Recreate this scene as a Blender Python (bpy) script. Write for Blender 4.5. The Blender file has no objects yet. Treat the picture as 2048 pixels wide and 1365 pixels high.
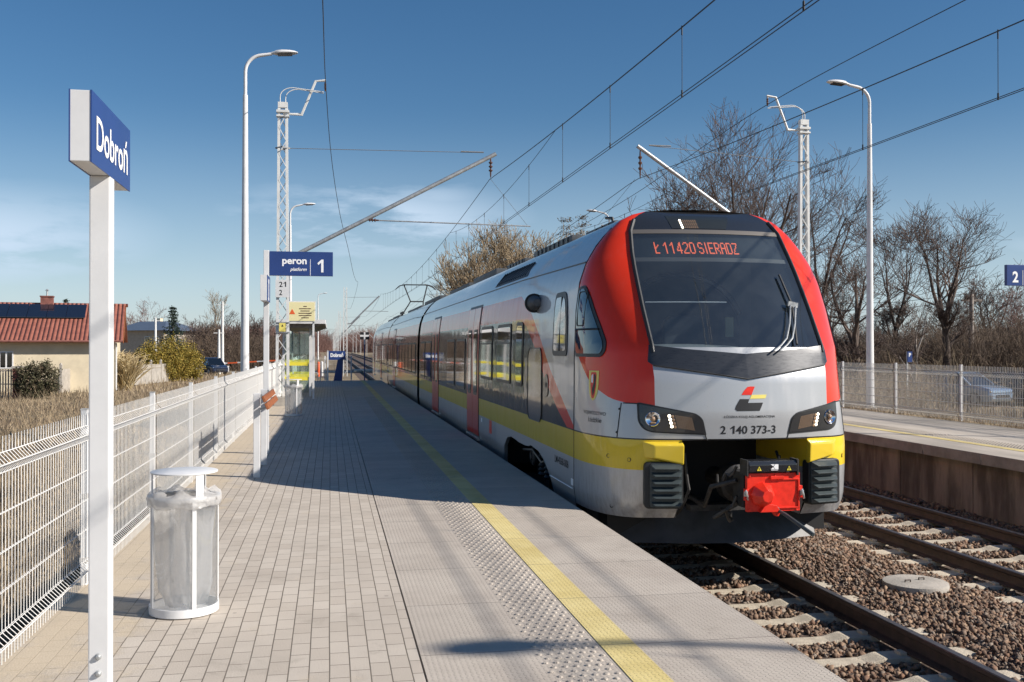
import bpy, bmesh, math, random
import numpy as np
from mathutils import Vector, Matrix

sc = bpy.context.scene
COL = sc.collection
rnd = random.Random(11)
nr = np.random.default_rng(11)
PI = math.pi

# ------------------------------------------------------------------ camera, sky, sun, exposure
# x = metres to the right of the camera across the tracks, y = metres along the tracks, z = 0 on the platform
EYE = 1.6
YAW = math.atan(363 / 1991.0)
cd = bpy.data.cameras.new('camera')
cd.sensor_width = 36.0
cd.lens = 35.0
cd.clip_start = 0.05
cd.clip_end = 4000
cam = bpy.data.objects.new('camera', cd)
COL.objects.link(cam)
cam.location = (0, 0, EYE)
cam.rotation_euler = (math.radians(90 + 0.36), 0, -YAW)
sc.camera = cam
sc.view_settings.view_transform = 'Standard'
sc.view_settings.look = 'None'
sc.view_settings.exposure = 0.5
sc.view_settings.gamma = 1.0

SUN_EL = math.radians(33)
SUN_H = Vector((0.895, -0.447, 0)).normalized()
SUN_DIR = Vector((SUN_H.x * math.cos(SUN_EL), SUN_H.y * math.cos(SUN_EL), math.sin(SUN_EL)))
ld = bpy.data.lights.new('sun', 'SUN')
ld.energy = 5.0
ld.angle = math.radians(0.5)
ld.color = (1.0, 0.93, 0.84)
sun = bpy.data.objects.new('sun', ld)
COL.objects.link(sun)
sun.location = (40, -20, 60)
sun.rotation_euler = SUN_DIR.to_track_quat('Z', 'Y').to_euler()

wd = bpy.data.worlds.new('World')
sc.world = wd
wd.use_nodes = True
wn = wd.node_tree
wn.nodes.clear()


def NN(nt, t, **kw):
    n = nt.nodes.new(t)
    for k, v in kw.items():
        if k.startswith('i_'):
            key = k[2:]
            key = int(key) if key.isdigit() else key.replace('_', ' ')
            n.inputs[key].default_value = v
        else:
            setattr(n, k, v)
    return n


def MA(nt, op, a, b=None, c=None, clamp=False):
    n = nt.nodes.new('ShaderNodeMath')
    n.operation = op
    n.use_clamp = clamp
    for i, x in enumerate((a, b, c)):
        if x is None:
            continue
        if isinstance(x, (int, float)):
            n.inputs[i].default_value = x
        else:
            nt.links.new(x, n.inputs[i])
    return n.outputs[0]


def MIX(nt, fac, a, b, mode='MIX'):
    n = nt.nodes.new('ShaderNodeMix')
    n.data_type = 'RGBA'
    n.blend_type = mode
    for sock, x in ((n.inputs[0], fac), (n.inputs[6], a), (n.inputs[7], b)):
        if isinstance(x, (int, float)):
            sock.default_value = x
        elif isinstance(x, tuple):
            sock.default_value = (*x[:3], 1)
        else:
            nt.links.new(x, sock)
    return n.outputs[2]


def SSTEP(nt, x, lo, hi):
    n = nt.nodes.new('ShaderNodeMapRange')
    n.interpolation_type = 'SMOOTHSTEP'
    nt.links.new(x, n.inputs[0])
    n.inputs[1].default_value = lo
    n.inputs[2].default_value = hi
    return n.outputs[0]


sky = NN(wn, 'ShaderNodeTexSky', sky_type='NISHITA', sun_disc=False)
sky.sun_elevation = SUN_EL
sky.sun_rotation = math.atan2(SUN_H.x, SUN_H.y)
sky.altitude = 150
sky.air_density = 1.0
sky.dust_density = 0.25
sky.ozone_density = 3.0
tc = NN(wn, 'ShaderNodeTexCoord')
sp = NN(wn, 'ShaderNodeSeparateXYZ')
wn.links.new(tc.outputs['Generated'], sp.inputs[0])
zc = MA(wn, 'MAXIMUM', sp.outputs[2], 0.0)
den = MA(wn, 'ADD', zc, 0.12)
cx = MA(wn, 'DIVIDE', sp.outputs[0], den)
cy = MA(wn, 'DIVIDE', sp.outputs[1], den)
cb = NN(wn, 'ShaderNodeCombineXYZ')
wn.links.new(cx, cb.inputs[0])
wn.links.new(cy, cb.inputs[1])
mp = NN(wn, 'ShaderNodeMapping')
wn.links.new(cb.outputs[0], mp.inputs[0])
mp.inputs['Location'].default_value = (0.35, 0.2, 0)
mp.inputs['Scale'].default_value = (0.55, 0.8, 1)
n1 = NN(wn, 'ShaderNodeTexNoise', i_Scale=1.1, i_Detail=8.0, i_Roughness=0.58)
wn.links.new(mp.outputs[0], n1.inputs['Vector'])
cl = SSTEP(wn, n1.outputs[0], 0.46, 0.70)
lo = SSTEP(wn, sp.outputs[2], 0.0, 0.05)
hi = MA(wn, 'SUBTRACT', 1.0, SSTEP(wn, sp.outputs[2], 0.13, 0.24))
cl = MA(wn, 'MULTIPLY', MA(wn, 'MULTIPLY', cl, lo), hi)
cl = MA(wn, 'MULTIPLY', cl, 0.12)
aa = MA(wn, 'DIVIDE', sp.outputs[0], MA(wn, 'MAXIMUM', sp.outputs[1], 0.05))
ee = MA(wn, 'DIVIDE', sp.outputs[2], MA(wn, 'MAXIMUM', sp.outputs[1], 0.05))
n5 = NN(wn, 'ShaderNodeTexNoise', i_Scale=9.0, i_Detail=7.0, i_Roughness=0.6)
mp5 = NN(wn, 'ShaderNodeMapping')
mp5.inputs['Scale'].default_value = (0.6, 0.6, 2.6)
wn.links.new(tc.outputs['Generated'], mp5.inputs[0])
wn.links.new(mp5.outputs[0], n5.inputs['Vector'])
rag = SSTEP(wn, n5.outputs[0], 0.33, 0.58)
for a0, wa, e0, we, amp in ((-0.35, 0.19, 0.098, 0.048, 1.0), (0.05, 0.135, 0.124, 0.036, 1.0), (0.10, 0.06, 0.150, 0.016, 0.6), (0.0, 0.10, 0.094, 0.014, 0.55), (0.80, 0.10, 0.115, 0.02, 0.5)):
    q = MA(wn, 'ADD', MA(wn, 'POWER', MA(wn, 'DIVIDE', MA(wn, 'SUBTRACT', aa, a0), wa), 2.0), MA(wn, 'POWER', MA(wn, 'DIVIDE', MA(wn, 'SUBTRACT', ee, e0), we), 2.0))
    blob = MA(wn, 'MULTIPLY', MA(wn, 'EXPONENT', MA(wn, 'MULTIPLY', q, -1.0)), MA(wn, 'MULTIPLY', rag, amp))
    blob = MA(wn, 'MULTIPLY', blob, MA(wn, 'GREATER_THAN', sp.outputs[1], 0.05))
    cl = MA(wn, 'MAXIMUM', cl, blob)
veil = MA(wn, 'MULTIPLY', MA(wn, 'SUBTRACT', 1.0, SSTEP(wn, sp.outputs[2], 0.0, 0.24)), 0.50)
cl = MA(wn, 'MAXIMUM', cl, veil)
skyc = NN(wn, 'ShaderNodeHueSaturation', i_Hue=0.5, i_Saturation=1.24, i_Value=1.0)
wn.links.new(sky.outputs[0], skyc.inputs['Color'])
col = MIX(wn, cl, skyc.outputs[0], (6.9, 8.5, 10.4))
bg = NN(wn, 'ShaderNodeBackground', i_Strength=0.064)
wn.links.new(col, bg.inputs[0])
wo = NN(wn, 'ShaderNodeOutputWorld')
wn.links.new(bg.outputs[0], wo.inputs[0])


def at(px, Z, z=0.0):
    """A point seen at picture column px (of 2048) at depth Z from the camera, height z."""
    X = (px - 1024) / 1991.0 * Z
    return Vector((X * math.cos(YAW) + Z * math.sin(YAW), Z * math.cos(YAW) - X * math.sin(YAW), z))


def zat(py, Z):
    return EYE + (695 - py) * Z / 1991.0


# ------------------------------------------------------------------ materials
def mat(name, col, rough=0.5, metal=0.0, coat=0.0, var=0.0, vs=4.0, bump=0.0, bs=60.0, col2=None, spec=0.5, emit=None,
        dirt=None, stretch=None):
    m = bpy.data.materials.new(name)
    m.use_nodes = True
    nt = m.node_tree
    b = nt.nodes['Principled BSDF']
    b.inputs['Roughness'].default_value = rough
    b.inputs['Metallic'].default_value = metal
    b.inputs['Coat Weight'].default_value = coat
    b.inputs['Coat Roughness'].default_value = 0.04
    b.inputs['Specular IOR Level'].default_value = spec
    b.inputs['Base Color'].default_value = (*col, 1)
    if emit:
        b.inputs['Emission Color'].default_value = (*emit[0], 1)
        b.inputs['Emission Strength'].default_value = emit[1]
    t = None
    if var or bump or col2:
        t = NN(nt, 'ShaderNodeTexCoord').outputs['Object']
        if stretch:
            q = NN(nt, 'ShaderNodeMapping')
            q.inputs['Scale'].default_value = stretch
            nt.links.new(t, q.inputs[0])
            t = q.outputs[0]
    if var or col2:
        n = NN(nt, 'ShaderNodeTexNoise', i_Scale=vs, i_Detail=6.0, i_Roughness=0.62)
        nt.links.new(t, n.inputs['Vector'])
        f = SSTEP(nt, n.outputs[0], 0.34, 0.66)
        a = tuple(c * (1 - var) for c in col)
        c2 = col2 if col2 else tuple(min(1, c * (1 + var)) for c in col)
        nt.links.new(MIX(nt, f, a, c2), b.inputs['Base Color'])
        r = MA(nt, 'MULTIPLY_ADD', n.outputs[0], 0.2, max(0.0, rough - 0.1), clamp=True)
        nt.links.new(r, b.inputs['Roughness'])
    if bump:
        n2 = NN(nt, 'ShaderNodeTexNoise', i_Scale=bs, i_Detail=4.0)
        nt.links.new(t, n2.inputs['Vector'])
        bp = NN(nt, 'ShaderNodeBump', i_Strength=bump, i_Distance=0.02)
        nt.links.new(n2.outputs[0], bp.inputs['Height'])
        nt.links.new(bp.outputs[0], b.inputs['Normal'])
    return m


M = {}
M['white'] = mat('white_paint', (0.66, 0.66, 0.66), 0.42, var=0.05, vs=3)
M['whitewire'] = mat('white_wire_coating', (0.70, 0.69, 0.67), 0.45)
M['greywire'] = mat('galvanised_wire', (0.50, 0.49, 0.47), 0.5, metal=0.2)
M['navy'] = mat('navy_sign_face', (0.022, 0.052, 0.19), 0.35, var=0.06, vs=2)
M['letter'] = mat('white_lettering', (0.85, 0.85, 0.85), 0.5)
M['black'] = mat('black_lettering', (0.012, 0.012, 0.014), 0.5)
M['galv'] = mat('galvanised_steel', (0.42, 0.43, 0.43), 0.45, metal=0.55, var=0.14, vs=9)
M['mastpaint'] = mat('grey_white_mast_paint', (0.66, 0.66, 0.64), 0.5, var=0.06, vs=6)
M['wire'] = mat('dark_wire', (0.022, 0.022, 0.026), 0.55)
M['wirelight'] = mat('steel_rope', (0.22, 0.22, 0.22), 0.5, metal=0.3)
M['insul'] = mat('brown_insulator', (0.10, 0.045, 0.03), 0.25)
M['concrete'] = mat('concrete', (0.36, 0.33, 0.29), 0.9, var=0.16, vs=3, bump=0.3, bs=40)
M['concwall'] = mat('stained_concrete_wall', (0.20, 0.155, 0.125), 0.9, var=0.5, vs=2.6, bump=0.4, bs=30, stretch=(1, 1, 0.22))
M['coping'] = mat('coping_concrete', (0.27, 0.23, 0.20), 0.9, var=0.2, vs=3, bump=0.3, bs=40)
M['sleeper'] = mat('sleeper_concrete', (0.47, 0.41, 0.32), 0.9, var=0.15, vs=7, bump=0.4, bs=70)
M['rail'] = mat('rusty_rail_side', (0.052, 0.031, 0.023), 0.62, var=0.35, vs=8, bump=0.2, bs=60)
M['railhead'] = mat('worn_rail_head', (0.14, 0.115, 0.10), 0.38, metal=0.6, var=0.25, vs=10)
M['tin'] = mat('bright_steel', (0.62, 0.62, 0.62), 0.3, metal=0.8)
M['wood'] = mat('brown_wood', (0.30, 0.10, 0.035), 0.5, var=0.3, vs=8, stretch=(12, 1, 12))
M['rubber'] = mat('black_rubber', (0.016, 0.017, 0.019), 0.45)
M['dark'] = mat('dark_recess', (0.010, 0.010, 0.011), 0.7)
M['dirtysteel'] = mat('dirty_underframe_steel', (0.035, 0.034, 0.034), 0.55, metal=0.3, var=0.4, vs=14)
M['buffer'] = mat('anti_climber_grey', (0.045, 0.058, 0.062), 0.42, var=0.12, vs=6)
M['red'] = mat('red_paint', (0.66, 0.022, 0.012), 0.28, coat=0.5)
M['couplerred'] = mat('coupler_red_paint', (0.74, 0.028, 0.012), 0.36, var=0.10, vs=16)
M['plough'] = mat('plough_grey_paint', (0.04, 0.042, 0.046), 0.5, var=0.25, vs=5)
M['hood'] = mat('black_gloss_panel', (0.020, 0.022, 0.026), 0.20, coat=0.7)
M['trim'] = mat('brushed_black_trim', (0.035, 0.037, 0.042), 0.30, metal=0.25, coat=0.4, var=0.12, vs=14, stretch=(1, 1, 8))
M['silver'] = mat('silver_paint', (0.46, 0.47, 0.485), 0.42, metal=0.5, coat=0.75)
M['glassdark'] = mat('tinted_window_glass', (0.006, 0.008, 0.010), 0.03, coat=1.0, spec=0.8)
M['led'] = mat('lit_led', (1, 0.95, 0.85), 0.3, emit=((1.0, 0.88, 0.66), 3.0))
M['leddim'] = mat('led_lens', (0.35, 0.22, 0.13), 0.25, coat=0.6)
M['ledorange'] = mat('orange_display_led', (0.6, 0.12, 0.05), 0.4, emit=((1.0, 0.16, 0.06), 0.75))
M['displaybg'] = mat('display_backing', (0.018, 0.022, 0.024), 0.35)
M['chrome'] = mat('chrome_reflector', (0.75, 0.78, 0.82), 0.08, metal=1.0)
M['yellow'] = mat('yellow_paint', (0.74, 0.53, 0.035), 0.32, coat=0.4)
M['yellowplate'] = mat('yellow_plate', (0.78, 0.66, 0.16), 0.45)
M['paleyellow'] = mat('pale_yellow_board', (0.80, 0.72, 0.40), 0.5)
M['strip'] = mat('yellow_glass_strip', (0.80, 0.68, 0.06), 0.5)
M['roof'] = mat('train_roof_paint', (0.26, 0.28, 0.31), 0.24, metal=0.2, coat=0.6, var=0.15, vs=2.5)
M['roofunit'] = mat('roof_equipment', (0.09, 0.095, 0.10), 0.6, var=0.3, vs=4)
M['cabgrey'] = mat('cab_interior_grey', (0.30, 0.31, 0.31), 0.6)
M['cabdark'] = mat('cab_interior_dark', (0.025, 0.032, 0.038), 0.7)
M['orange'] = mat('orange_red_barrier', (0.75, 0.12, 0.03), 0.5)


def nodes_of(m):
    nt = m.node_tree
    return nt, nt.nodes['Principled BSDF']


# livery: yellow belt by height, red and black by signed fields stored on the mesh
def livery():
    m = mat('train_livery', (0.4, 0.4, 0.4), 0.42, metal=0.0, coat=0.75, spec=0.05)
    nt, b = nodes_of(m)
    g = NN(nt, 'ShaderNodeTexCoord').outputs['Object']
    s = NN(nt, 'ShaderNodeSeparateXYZ')
    nt.links.new(g, s.inputs[0])
    z = MA(nt, 'SUBTRACT', s.outputs[2], 0.76)
    ar = NN(nt, 'ShaderNodeAttribute', attribute_name='liv_red').outputs['Fac']
    ab = NN(nt, 'ShaderNodeAttribute', attribute_name='liv_black').outputs['Fac']
    n = NN(nt, 'ShaderNodeTexNoise', i_Scale=3.0, i_Detail=8.0, i_Roughness=0.7)
    mp_ = NN(nt, 'ShaderNodeMapping')
    mp_.inputs['Scale'].default_value = (3, 3, 0.5)
    nt.links.new(g, mp_.inputs[0])
    nt.links.new(mp_.outputs[0], n.inputs['Vector'])
    dirt = SSTEP(nt, n.outputs[0], 0.45, 0.75)
    c = MIX(nt, MA(nt, 'GREATER_THAN', ar, 0.0), (0.46, 0.47, 0.485), (0.68, 0.036, 0.012))
    c = MIX(nt, MA(nt, 'GREATER_THAN', ab, 0.0), c, (0.014, 0.016, 0.019))
    band = MA(nt, 'MULTIPLY', MA(nt, 'GREATER_THAN', z, 0.405), MA(nt, 'LESS_THAN', z, 0.70))
    c = MIX(nt, band, c, (0.74, 0.53, 0.035))
    seam = MA(nt, 'MULTIPLY', MA(nt, 'GREATER_THAN', z, 0.698), MA(nt, 'LESS_THAN', z, 0.712))
    c = MIX(nt, seam, c, (0.02, 0.02, 0.02))
    c = MIX(nt, MA(nt, 'MULTIPLY', dirt, 0.05), c, (0.30, 0.27, 0.24))
    n9 = NN(nt, 'ShaderNodeTexNoise', i_Scale=7.0, i_Detail=9.0, i_Roughness=0.75)
    nt.links.new(mp_.outputs[0], n9.inputs['Vector'])
    grime = MA(nt, 'MULTIPLY', SSTEP(nt, n9.outputs[0], 0.38, 0.70), MA(nt, 'SUBTRACT', 1.0, SSTEP(nt, z, -0.15, 0.75)))
    c = MIX(nt, MA(nt, 'MULTIPLY', grime, 0.45), c, (0.13, 0.10, 0.075))
    sp9 = NN(nt, 'ShaderNodeTexNoise', i_Scale=160.0, i_Detail=1.0)
    nt.links.new(g, sp9.inputs['Vector'])
    c = MIX(nt, MA(nt, 'MULTIPLY', MA(nt, 'GREATER_THAN', sp9.outputs[0], 0.735), 0.5), c, (0.08, 0.07, 0.06))
    nt.links.new(c, b.inputs['Base Color'])
    grey = MA(nt, 'MULTIPLY', MA(nt, 'MULTIPLY', MA(nt, 'LESS_THAN', ar, 0.0), MA(nt, 'LESS_THAN', ab, 0.0)), MA(nt, 'SUBTRACT', 1.0, band))
    nt.links.new(MA(nt, 'MULTIPLY', grey, 0.38), b.inputs['Metallic'])
    rr = MA(nt, 'MULTIPLY_ADD', dirt, 0.15, 0.35)
    nt.links.new(rr, b.inputs['Roughness'])
    # slightly wavy panels
    n2 = NN(nt, 'ShaderNodeTexNoise', i_Scale=1.7, i_Detail=2.0)
    nt.links.new(g, n2.inputs['Vector'])
    bp = NN(nt, 'ShaderNodeBump', i_Strength=0.10, i_Distance=0.05)
    nt.links.new(n2.outputs[0], bp.inputs['Height'])
    nt.links.new(bp.outputs[0], b.inputs['Coat Normal'])
    return m


M['livery'] = livery()


def glass_clear(name, tint, refl=0.04, dust=0.0, rough=0.01):
    m = bpy.data.materials.new(name)
    m.use_nodes = True
    nt = m.node_tree
    nt.nodes.clear()
    out = NN(nt, 'ShaderNodeOutputMaterial')
    tr = NN(nt, 'ShaderNodeBsdfTransparent')
    tr.inputs[0].default_value = (*tint, 1)
    gl = NN(nt, 'ShaderNodeBsdfGlossy')
    gl.inputs['Roughness'].default_value = rough
    fr = NN(nt, 'ShaderNodeFresnel')
    bf = NN(nt, 'ShaderNodeNewGeometry').outputs['Backfacing']
    nt.links.new(MA(nt, 'MULTIPLY_ADD', bf, 1 / 1.5 - 1.5, 1.5), fr.inputs['IOR'])
    f = MA(nt, 'ADD', fr.outputs[0], refl)
    mx = NN(nt, 'ShaderNodeMixShader')
    nt.links.new(f, mx.inputs[0])
    nt.links.new(tr.outputs[0], mx.inputs[1])
    nt.links.new(gl.outputs[0], mx.inputs[2])
    sh = mx.outputs[0]
    if dust:
        df = NN(nt, 'ShaderNodeBsdfDiffuse')
        df.inputs[0].default_value = (0.46, 0.52, 0.56, 1)
        t = NN(nt, 'ShaderNodeTexCoord').outputs['Object']
        n = NN(nt, 'ShaderNodeTexNoise', i_Scale=2.5, i_Detail=9.0, i_Roughness=0.75)
        nt.links.new(t, n.inputs['Vector'])
        m2 = NN(nt, 'ShaderNodeMixShader')
        nt.links.new(MA(nt, 'MULTIPLY', MA(nt, 'MULTIPLY_ADD', SSTEP(nt, n.outputs[0], 0.2, 0.85), 0.7, 0.55), dust), m2.inputs[0])
        nt.links.new(sh, m2.inputs[1])
        nt.links.new(df.outputs[0], m2.inputs[2])
        sh = m2.outputs[0]
    nt.links.new(sh, out.inputs[0])
    return m


M['windscreen'] = glass_clear('windscreen_glass', (0.66, 0.73, 0.76), 0.12, 0.045)
M['shelterglass'] = glass_clear('shelter_glass', (0.86, 0.92, 0.90), 0.05, 0.02)
M['binplastic'] = glass_clear('clear_bin_plastic', (0.97, 0.97, 0.97), 0.03, 0.08, 0.06)
M['cabglass'] = glass_clear('cab_side_glass', (0.30, 0.36, 0.38), 0.10, 0.02)


def bag():
    m = bpy.data.materials.new('thin_plastic_bag')
    m.use_nodes = True
    nt = m.node_tree
    nt.nodes.clear()
    out = NN(nt, 'ShaderNodeOutputMaterial')
    tr = NN(nt, 'ShaderNodeBsdfTransparent')
    df = NN(nt, 'ShaderNodeBsdfDiffuse')
    df.inputs[0].default_value = (0.88, 0.87, 0.86, 1)
    tl = NN(nt, 'ShaderNodeBsdfTranslucent')
    tl.inputs[0].default_value = (0.90, 0.88, 0.86, 1)
    gl = NN(nt, 'ShaderNodeBsdfGlossy')
    gl.inputs['Roughness'].default_value = 0.25
    t = NN(nt, 'ShaderNodeTexCoord').outputs['Object']
    n = NN(nt, 'ShaderNodeTexNoise', i_Scale=16.0, i_Detail=5.0, i_Distortion=1.5)
    nt.links.new(t, n.inputs['Vector'])
    bp = NN(nt, 'ShaderNodeBump', i_Strength=0.6, i_Distance=0.02)
    nt.links.new(n.outputs[0], bp.inputs['Height'])
    for s_ in (df, tl, gl):
        nt.links.new(bp.outputs[0], s_.inputs['Normal'])
    a = NN(nt, 'ShaderNodeMixShader', i_0=0.5)
    nt.links.new(df.outputs[0], a.inputs[1])
    nt.links.new(tl.outputs[0], a.inputs[2])
    b_ = NN(nt, 'ShaderNodeMixShader', i_0=0.12)
    nt.links.new(a.outputs[0], b_.inputs[1])
    nt.links.new(gl.outputs[0], b_.inputs[2])
    c = NN(nt, 'ShaderNodeMixShader', i_0=0.50)
    nt.links.new(tr.outputs[0], c.inputs[1])
    nt.links.new(b_.outputs[0], c.inputs[2])
    nt.links.new(c.outputs[0], out.inputs[0])
    return m


M['bag'] = bag()


def stains(nt, t, c):
    n = NN(nt, 'ShaderNodeTexNoise', i_Scale=2.6, i_Detail=10.0, i_Roughness=0.72, i_Distortion=0.6)
    nt.links.new(t, n.inputs['Vector'])
    c = MIX(nt, MA(nt, 'MULTIPLY', SSTEP(nt, n.outputs[0], 0.54, 0.74), 0.38), c, (0.20, 0.17, 0.135))
    v = NN(nt, 'ShaderNodeTexVoronoi', i_Scale=2.4, i_Randomness=1.0)
    nt.links.new(t, v.inputs['Vector'])
    spot = MA(nt, 'LESS_THAN', v.outputs['Distance'], 0.035)
    return MIX(nt, MA(nt, 'MULTIPLY', spot, 0.45), c, (0.12, 0.11, 0.10))


def paving():
    m = mat('concrete_block_paving', (0.3, 0.28, 0.25), 0.85)
    nt, b = nodes_of(m)
    t = NN(nt, 'ShaderNodeTexCoord').outputs['Object']
    s = NN(nt, 'ShaderNodeSeparateXYZ')
    nt.links.new(t, s.inputs[0])
    wob = NN(nt, 'ShaderNodeTexNoise', i_Scale=1.1, i_Detail=2.0)
    nt.links.new(t, wob.inputs['Vector'])
    cb_ = NN(nt, 'ShaderNodeCombineXYZ')
    nt.links.new(s.outputs[1], cb_.inputs[0])
    nt.links.new(MA(nt, 'MULTIPLY_ADD', wob.outputs[0], 0.008, s.outputs[0]), cb_.inputs[1])
    br = NN(nt, 'ShaderNodeTexBrick', offset=0.5, i_Scale=1.0)
    br.inputs['Brick Width'].default_value = 0.2
    br.inputs['Row Height'].default_value = 0.1
    br.inputs['Mortar Size'].default_value = 0.0035
    br.inputs['Mortar Smooth'].default_value = 0.25
    br.inputs['Bias'].default_value = 0.0
    br.inputs['Color1'].default_value = (0.455, 0.395, 0.33, 1)
    br.inputs['Color2'].default_value = (0.52, 0.46, 0.39, 1)
    br.inputs['Mortar'].default_value = (0.12, 0.10, 0.078, 1)
    nt.links.new(cb_.outputs[0], br.inputs['Vector'])
    n = NN(nt, 'ShaderNodeTexNoise', i_Scale=1.3, i_Detail=8.0, i_Roughness=0.65)
    nt.links.new(t, n.inputs['Vector'])
    c = MIX(nt, MA(nt, 'MULTIPLY', SSTEP(nt, n.outputs[0], 0.35, 0.75), 0.35), br.outputs[0], (0.31, 0.27, 0.225))
    # drifted sand along the fence
    n2 = NN(nt, 'ShaderNodeTexNoise', i_Scale=3.2, i_Detail=9.0, i_Roughness=0.68)
    nt.links.new(t, n2.inputs['Vector'])
    edge = MA(nt, 'SUBTRACT', 1.0, SSTEP(nt, s.outputs[0], -1.55, -0.72))
    sand = SSTEP(nt, MA(nt, 'ADD', MA(nt, 'MULTIPLY', edge, 0.42), MA(nt, 'MULTIPLY', n2.outputs[0], 1.15)), 0.66, 0.98)
    n3 = NN(nt, 'ShaderNodeTexNoise', i_Scale=90.0, i_Detail=3.0)
    nt.links.new(t, n3.inputs['Vector'])
    sandc = MIX(nt, n3.outputs[0], (0.40, 0.315, 0.21), (0.60, 0.51, 0.385))
    c = MIX(nt, MA(nt, 'MULTIPLY', sand, 0.85), c, sandc)
    c = stains(nt, t, c)
    grain = NN(nt, 'ShaderNodeTexNoise', i_Scale=220.0, i_Detail=2.0)
    nt.links.new(t, grain.inputs['Vector'])
    c = MIX(nt, 0.35, c, MIX(nt, grain.outputs[0], (0.35, 0.35, 0.35), (0.65, 0.65, 0.65)), 'OVERLAY')
    nt.links.new(c, b.inputs['Base Color'])
    h = MA(nt, 'MULTIPLY', MA(nt, 'SUBTRACT', 1.0, br.outputs['Fac']), MA(nt, 'SUBTRACT', 1.0, MA(nt, 'MULTIPLY', sand, 0.7)))
    h = MA(nt, 'ADD', h, MA(nt, 'MULTIPLY', n3.outputs[0], 0.35))
    bp = NN(nt, 'ShaderNodeBump', i_Strength=0.8, i_Distance=0.006)
    nt.links.new(h, bp.inputs['Height'])
    nt.links.new(bp.outputs[0], b.inputs['Normal'])
    return m


def plate(name, c1, c2, joints=True):
    """Precast platform slab with a raised tread pattern of little dashes and a joint every metre."""
    m = mat(name, c1, 0.8)
    nt, b = nodes_of(m)
    t = NN(nt, 'ShaderNodeTexCoord').outputs['Object']
    s = NN(nt, 'ShaderNodeSeparateXYZ')
    nt.links.new(t, s.inputs[0])
    P = 0.028
    u = MA(nt, 'DIVIDE', s.outputs[0], P)
    v = MA(nt, 'DIVIDE', s.outputs[1], P)
    fu = MA(nt, 'SUBTRACT', MA(nt, 'FRACT', u), 0.5)
    fv = MA(nt, 'SUBTRACT', MA(nt, 'FRACT', v), 0.5)
    par = MA(nt, 'FRACT', MA(nt, 'MULTIPLY', MA(nt, 'ADD', MA(nt, 'FLOOR', u), MA(nt, 'FLOOR', v)), 0.5))
    par = MA(nt, 'GREATER_THAN', par, 0.25)
    sg = MA(nt, 'SUBTRACT', MA(nt, 'MULTIPLY', par, 2.0), 1.0)
    fv2 = MA(nt, 'MULTIPLY', fv, sg)
    a = MA(nt, 'ADD', fu, fv2)
    bb = MA(nt, 'SUBTRACT', fu, fv2)
    e = MA(nt, 'ADD', MA(nt, 'POWER', MA(nt, 'DIVIDE', a, 0.20), 2.0), MA(nt, 'POWER', MA(nt, 'DIVIDE', bb, 0.62), 2.0))
    dash = MA(nt, 'SUBTRACT', 1.0, SSTEP(nt, e, 0.35, 1.0))
    fy = MA(nt, 'ABSOLUTE', MA(nt, 'SUBTRACT', MA(nt, 'FRACT', MA(nt, 'ADD', s.outputs[1], 0.33)), 0.5))
    jn = MA(nt, 'LESS_THAN', fy, 0.004)
    n = NN(nt, 'ShaderNodeTexNoise', i_Scale=1.7, i_Detail=8.0, i_Roughness=0.66)
    nt.links.new(t, n.inputs['Vector'])
    c = MIX(nt, SSTEP(nt, n.outputs[0], 0.3, 0.7), c1, c2)
    wn_ = NN(nt, 'ShaderNodeTexWhiteNoise', noise_dimensions='1D')
    nt.links.new(MA(nt, 'FLOOR', MA(nt, 'ADD', s.outputs[1], 0.83)), wn_.inputs['W'])
    c = MIX(nt, MA(nt, 'MULTIPLY', wn_.outputs[0], 0.14), c, (0.14, 0.13, 0.12))
    c = stains(nt, t, c)
    n4 = NN(nt, 'ShaderNodeTexNoise', i_Scale=130.0, i_Detail=2.0)
    nt.links.new(t, n4.inputs['Vector'])
    c = MIX(nt, 0.3, c, MIX(nt, n4.outputs[0], (0.35, 0.35, 0.35), (0.65, 0.65, 0.65)), 'OVERLAY')
    c = MIX(nt, MA(nt, 'MULTIPLY', dash, 0.12), c, (0.5, 0.47, 0.42))
    if joints:
        c = MIX(nt, MA(nt, 'MULTIPLY', jn, 0.75), c, (0.10, 0.09, 0.08))
    nt.links.new(c, b.inputs['Base Color'])
    bp = NN(nt, 'ShaderNodeBump', i_Strength=1.0, i_Distance=0.011)
    nt.links.new(MA(nt, 'ADD', dash, MA(nt, 'MULTIPLY', n4.outputs[0], 0.15)), bp.inputs['Height'])
    nt.links.new(bp.outputs[0], b.inputs['Normal'])
    return m


M['paving'] = paving()
M['plate'] = plate('tread_slab', (0.43, 0.372, 0.315), (0.52, 0.46, 0.392))
M['plateyellow'] = plate('yellow_tread_slab', (0.60, 0.47, 0.17), (0.76, 0.63, 0.28))
M['slabplain'] = mat('far_platform_slab', (0.40, 0.355, 0.30), 0.9, var=0.2, vs=0.8, bump=0.2, bs=40, stretch=(1.6, 0.35, 1))


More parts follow.
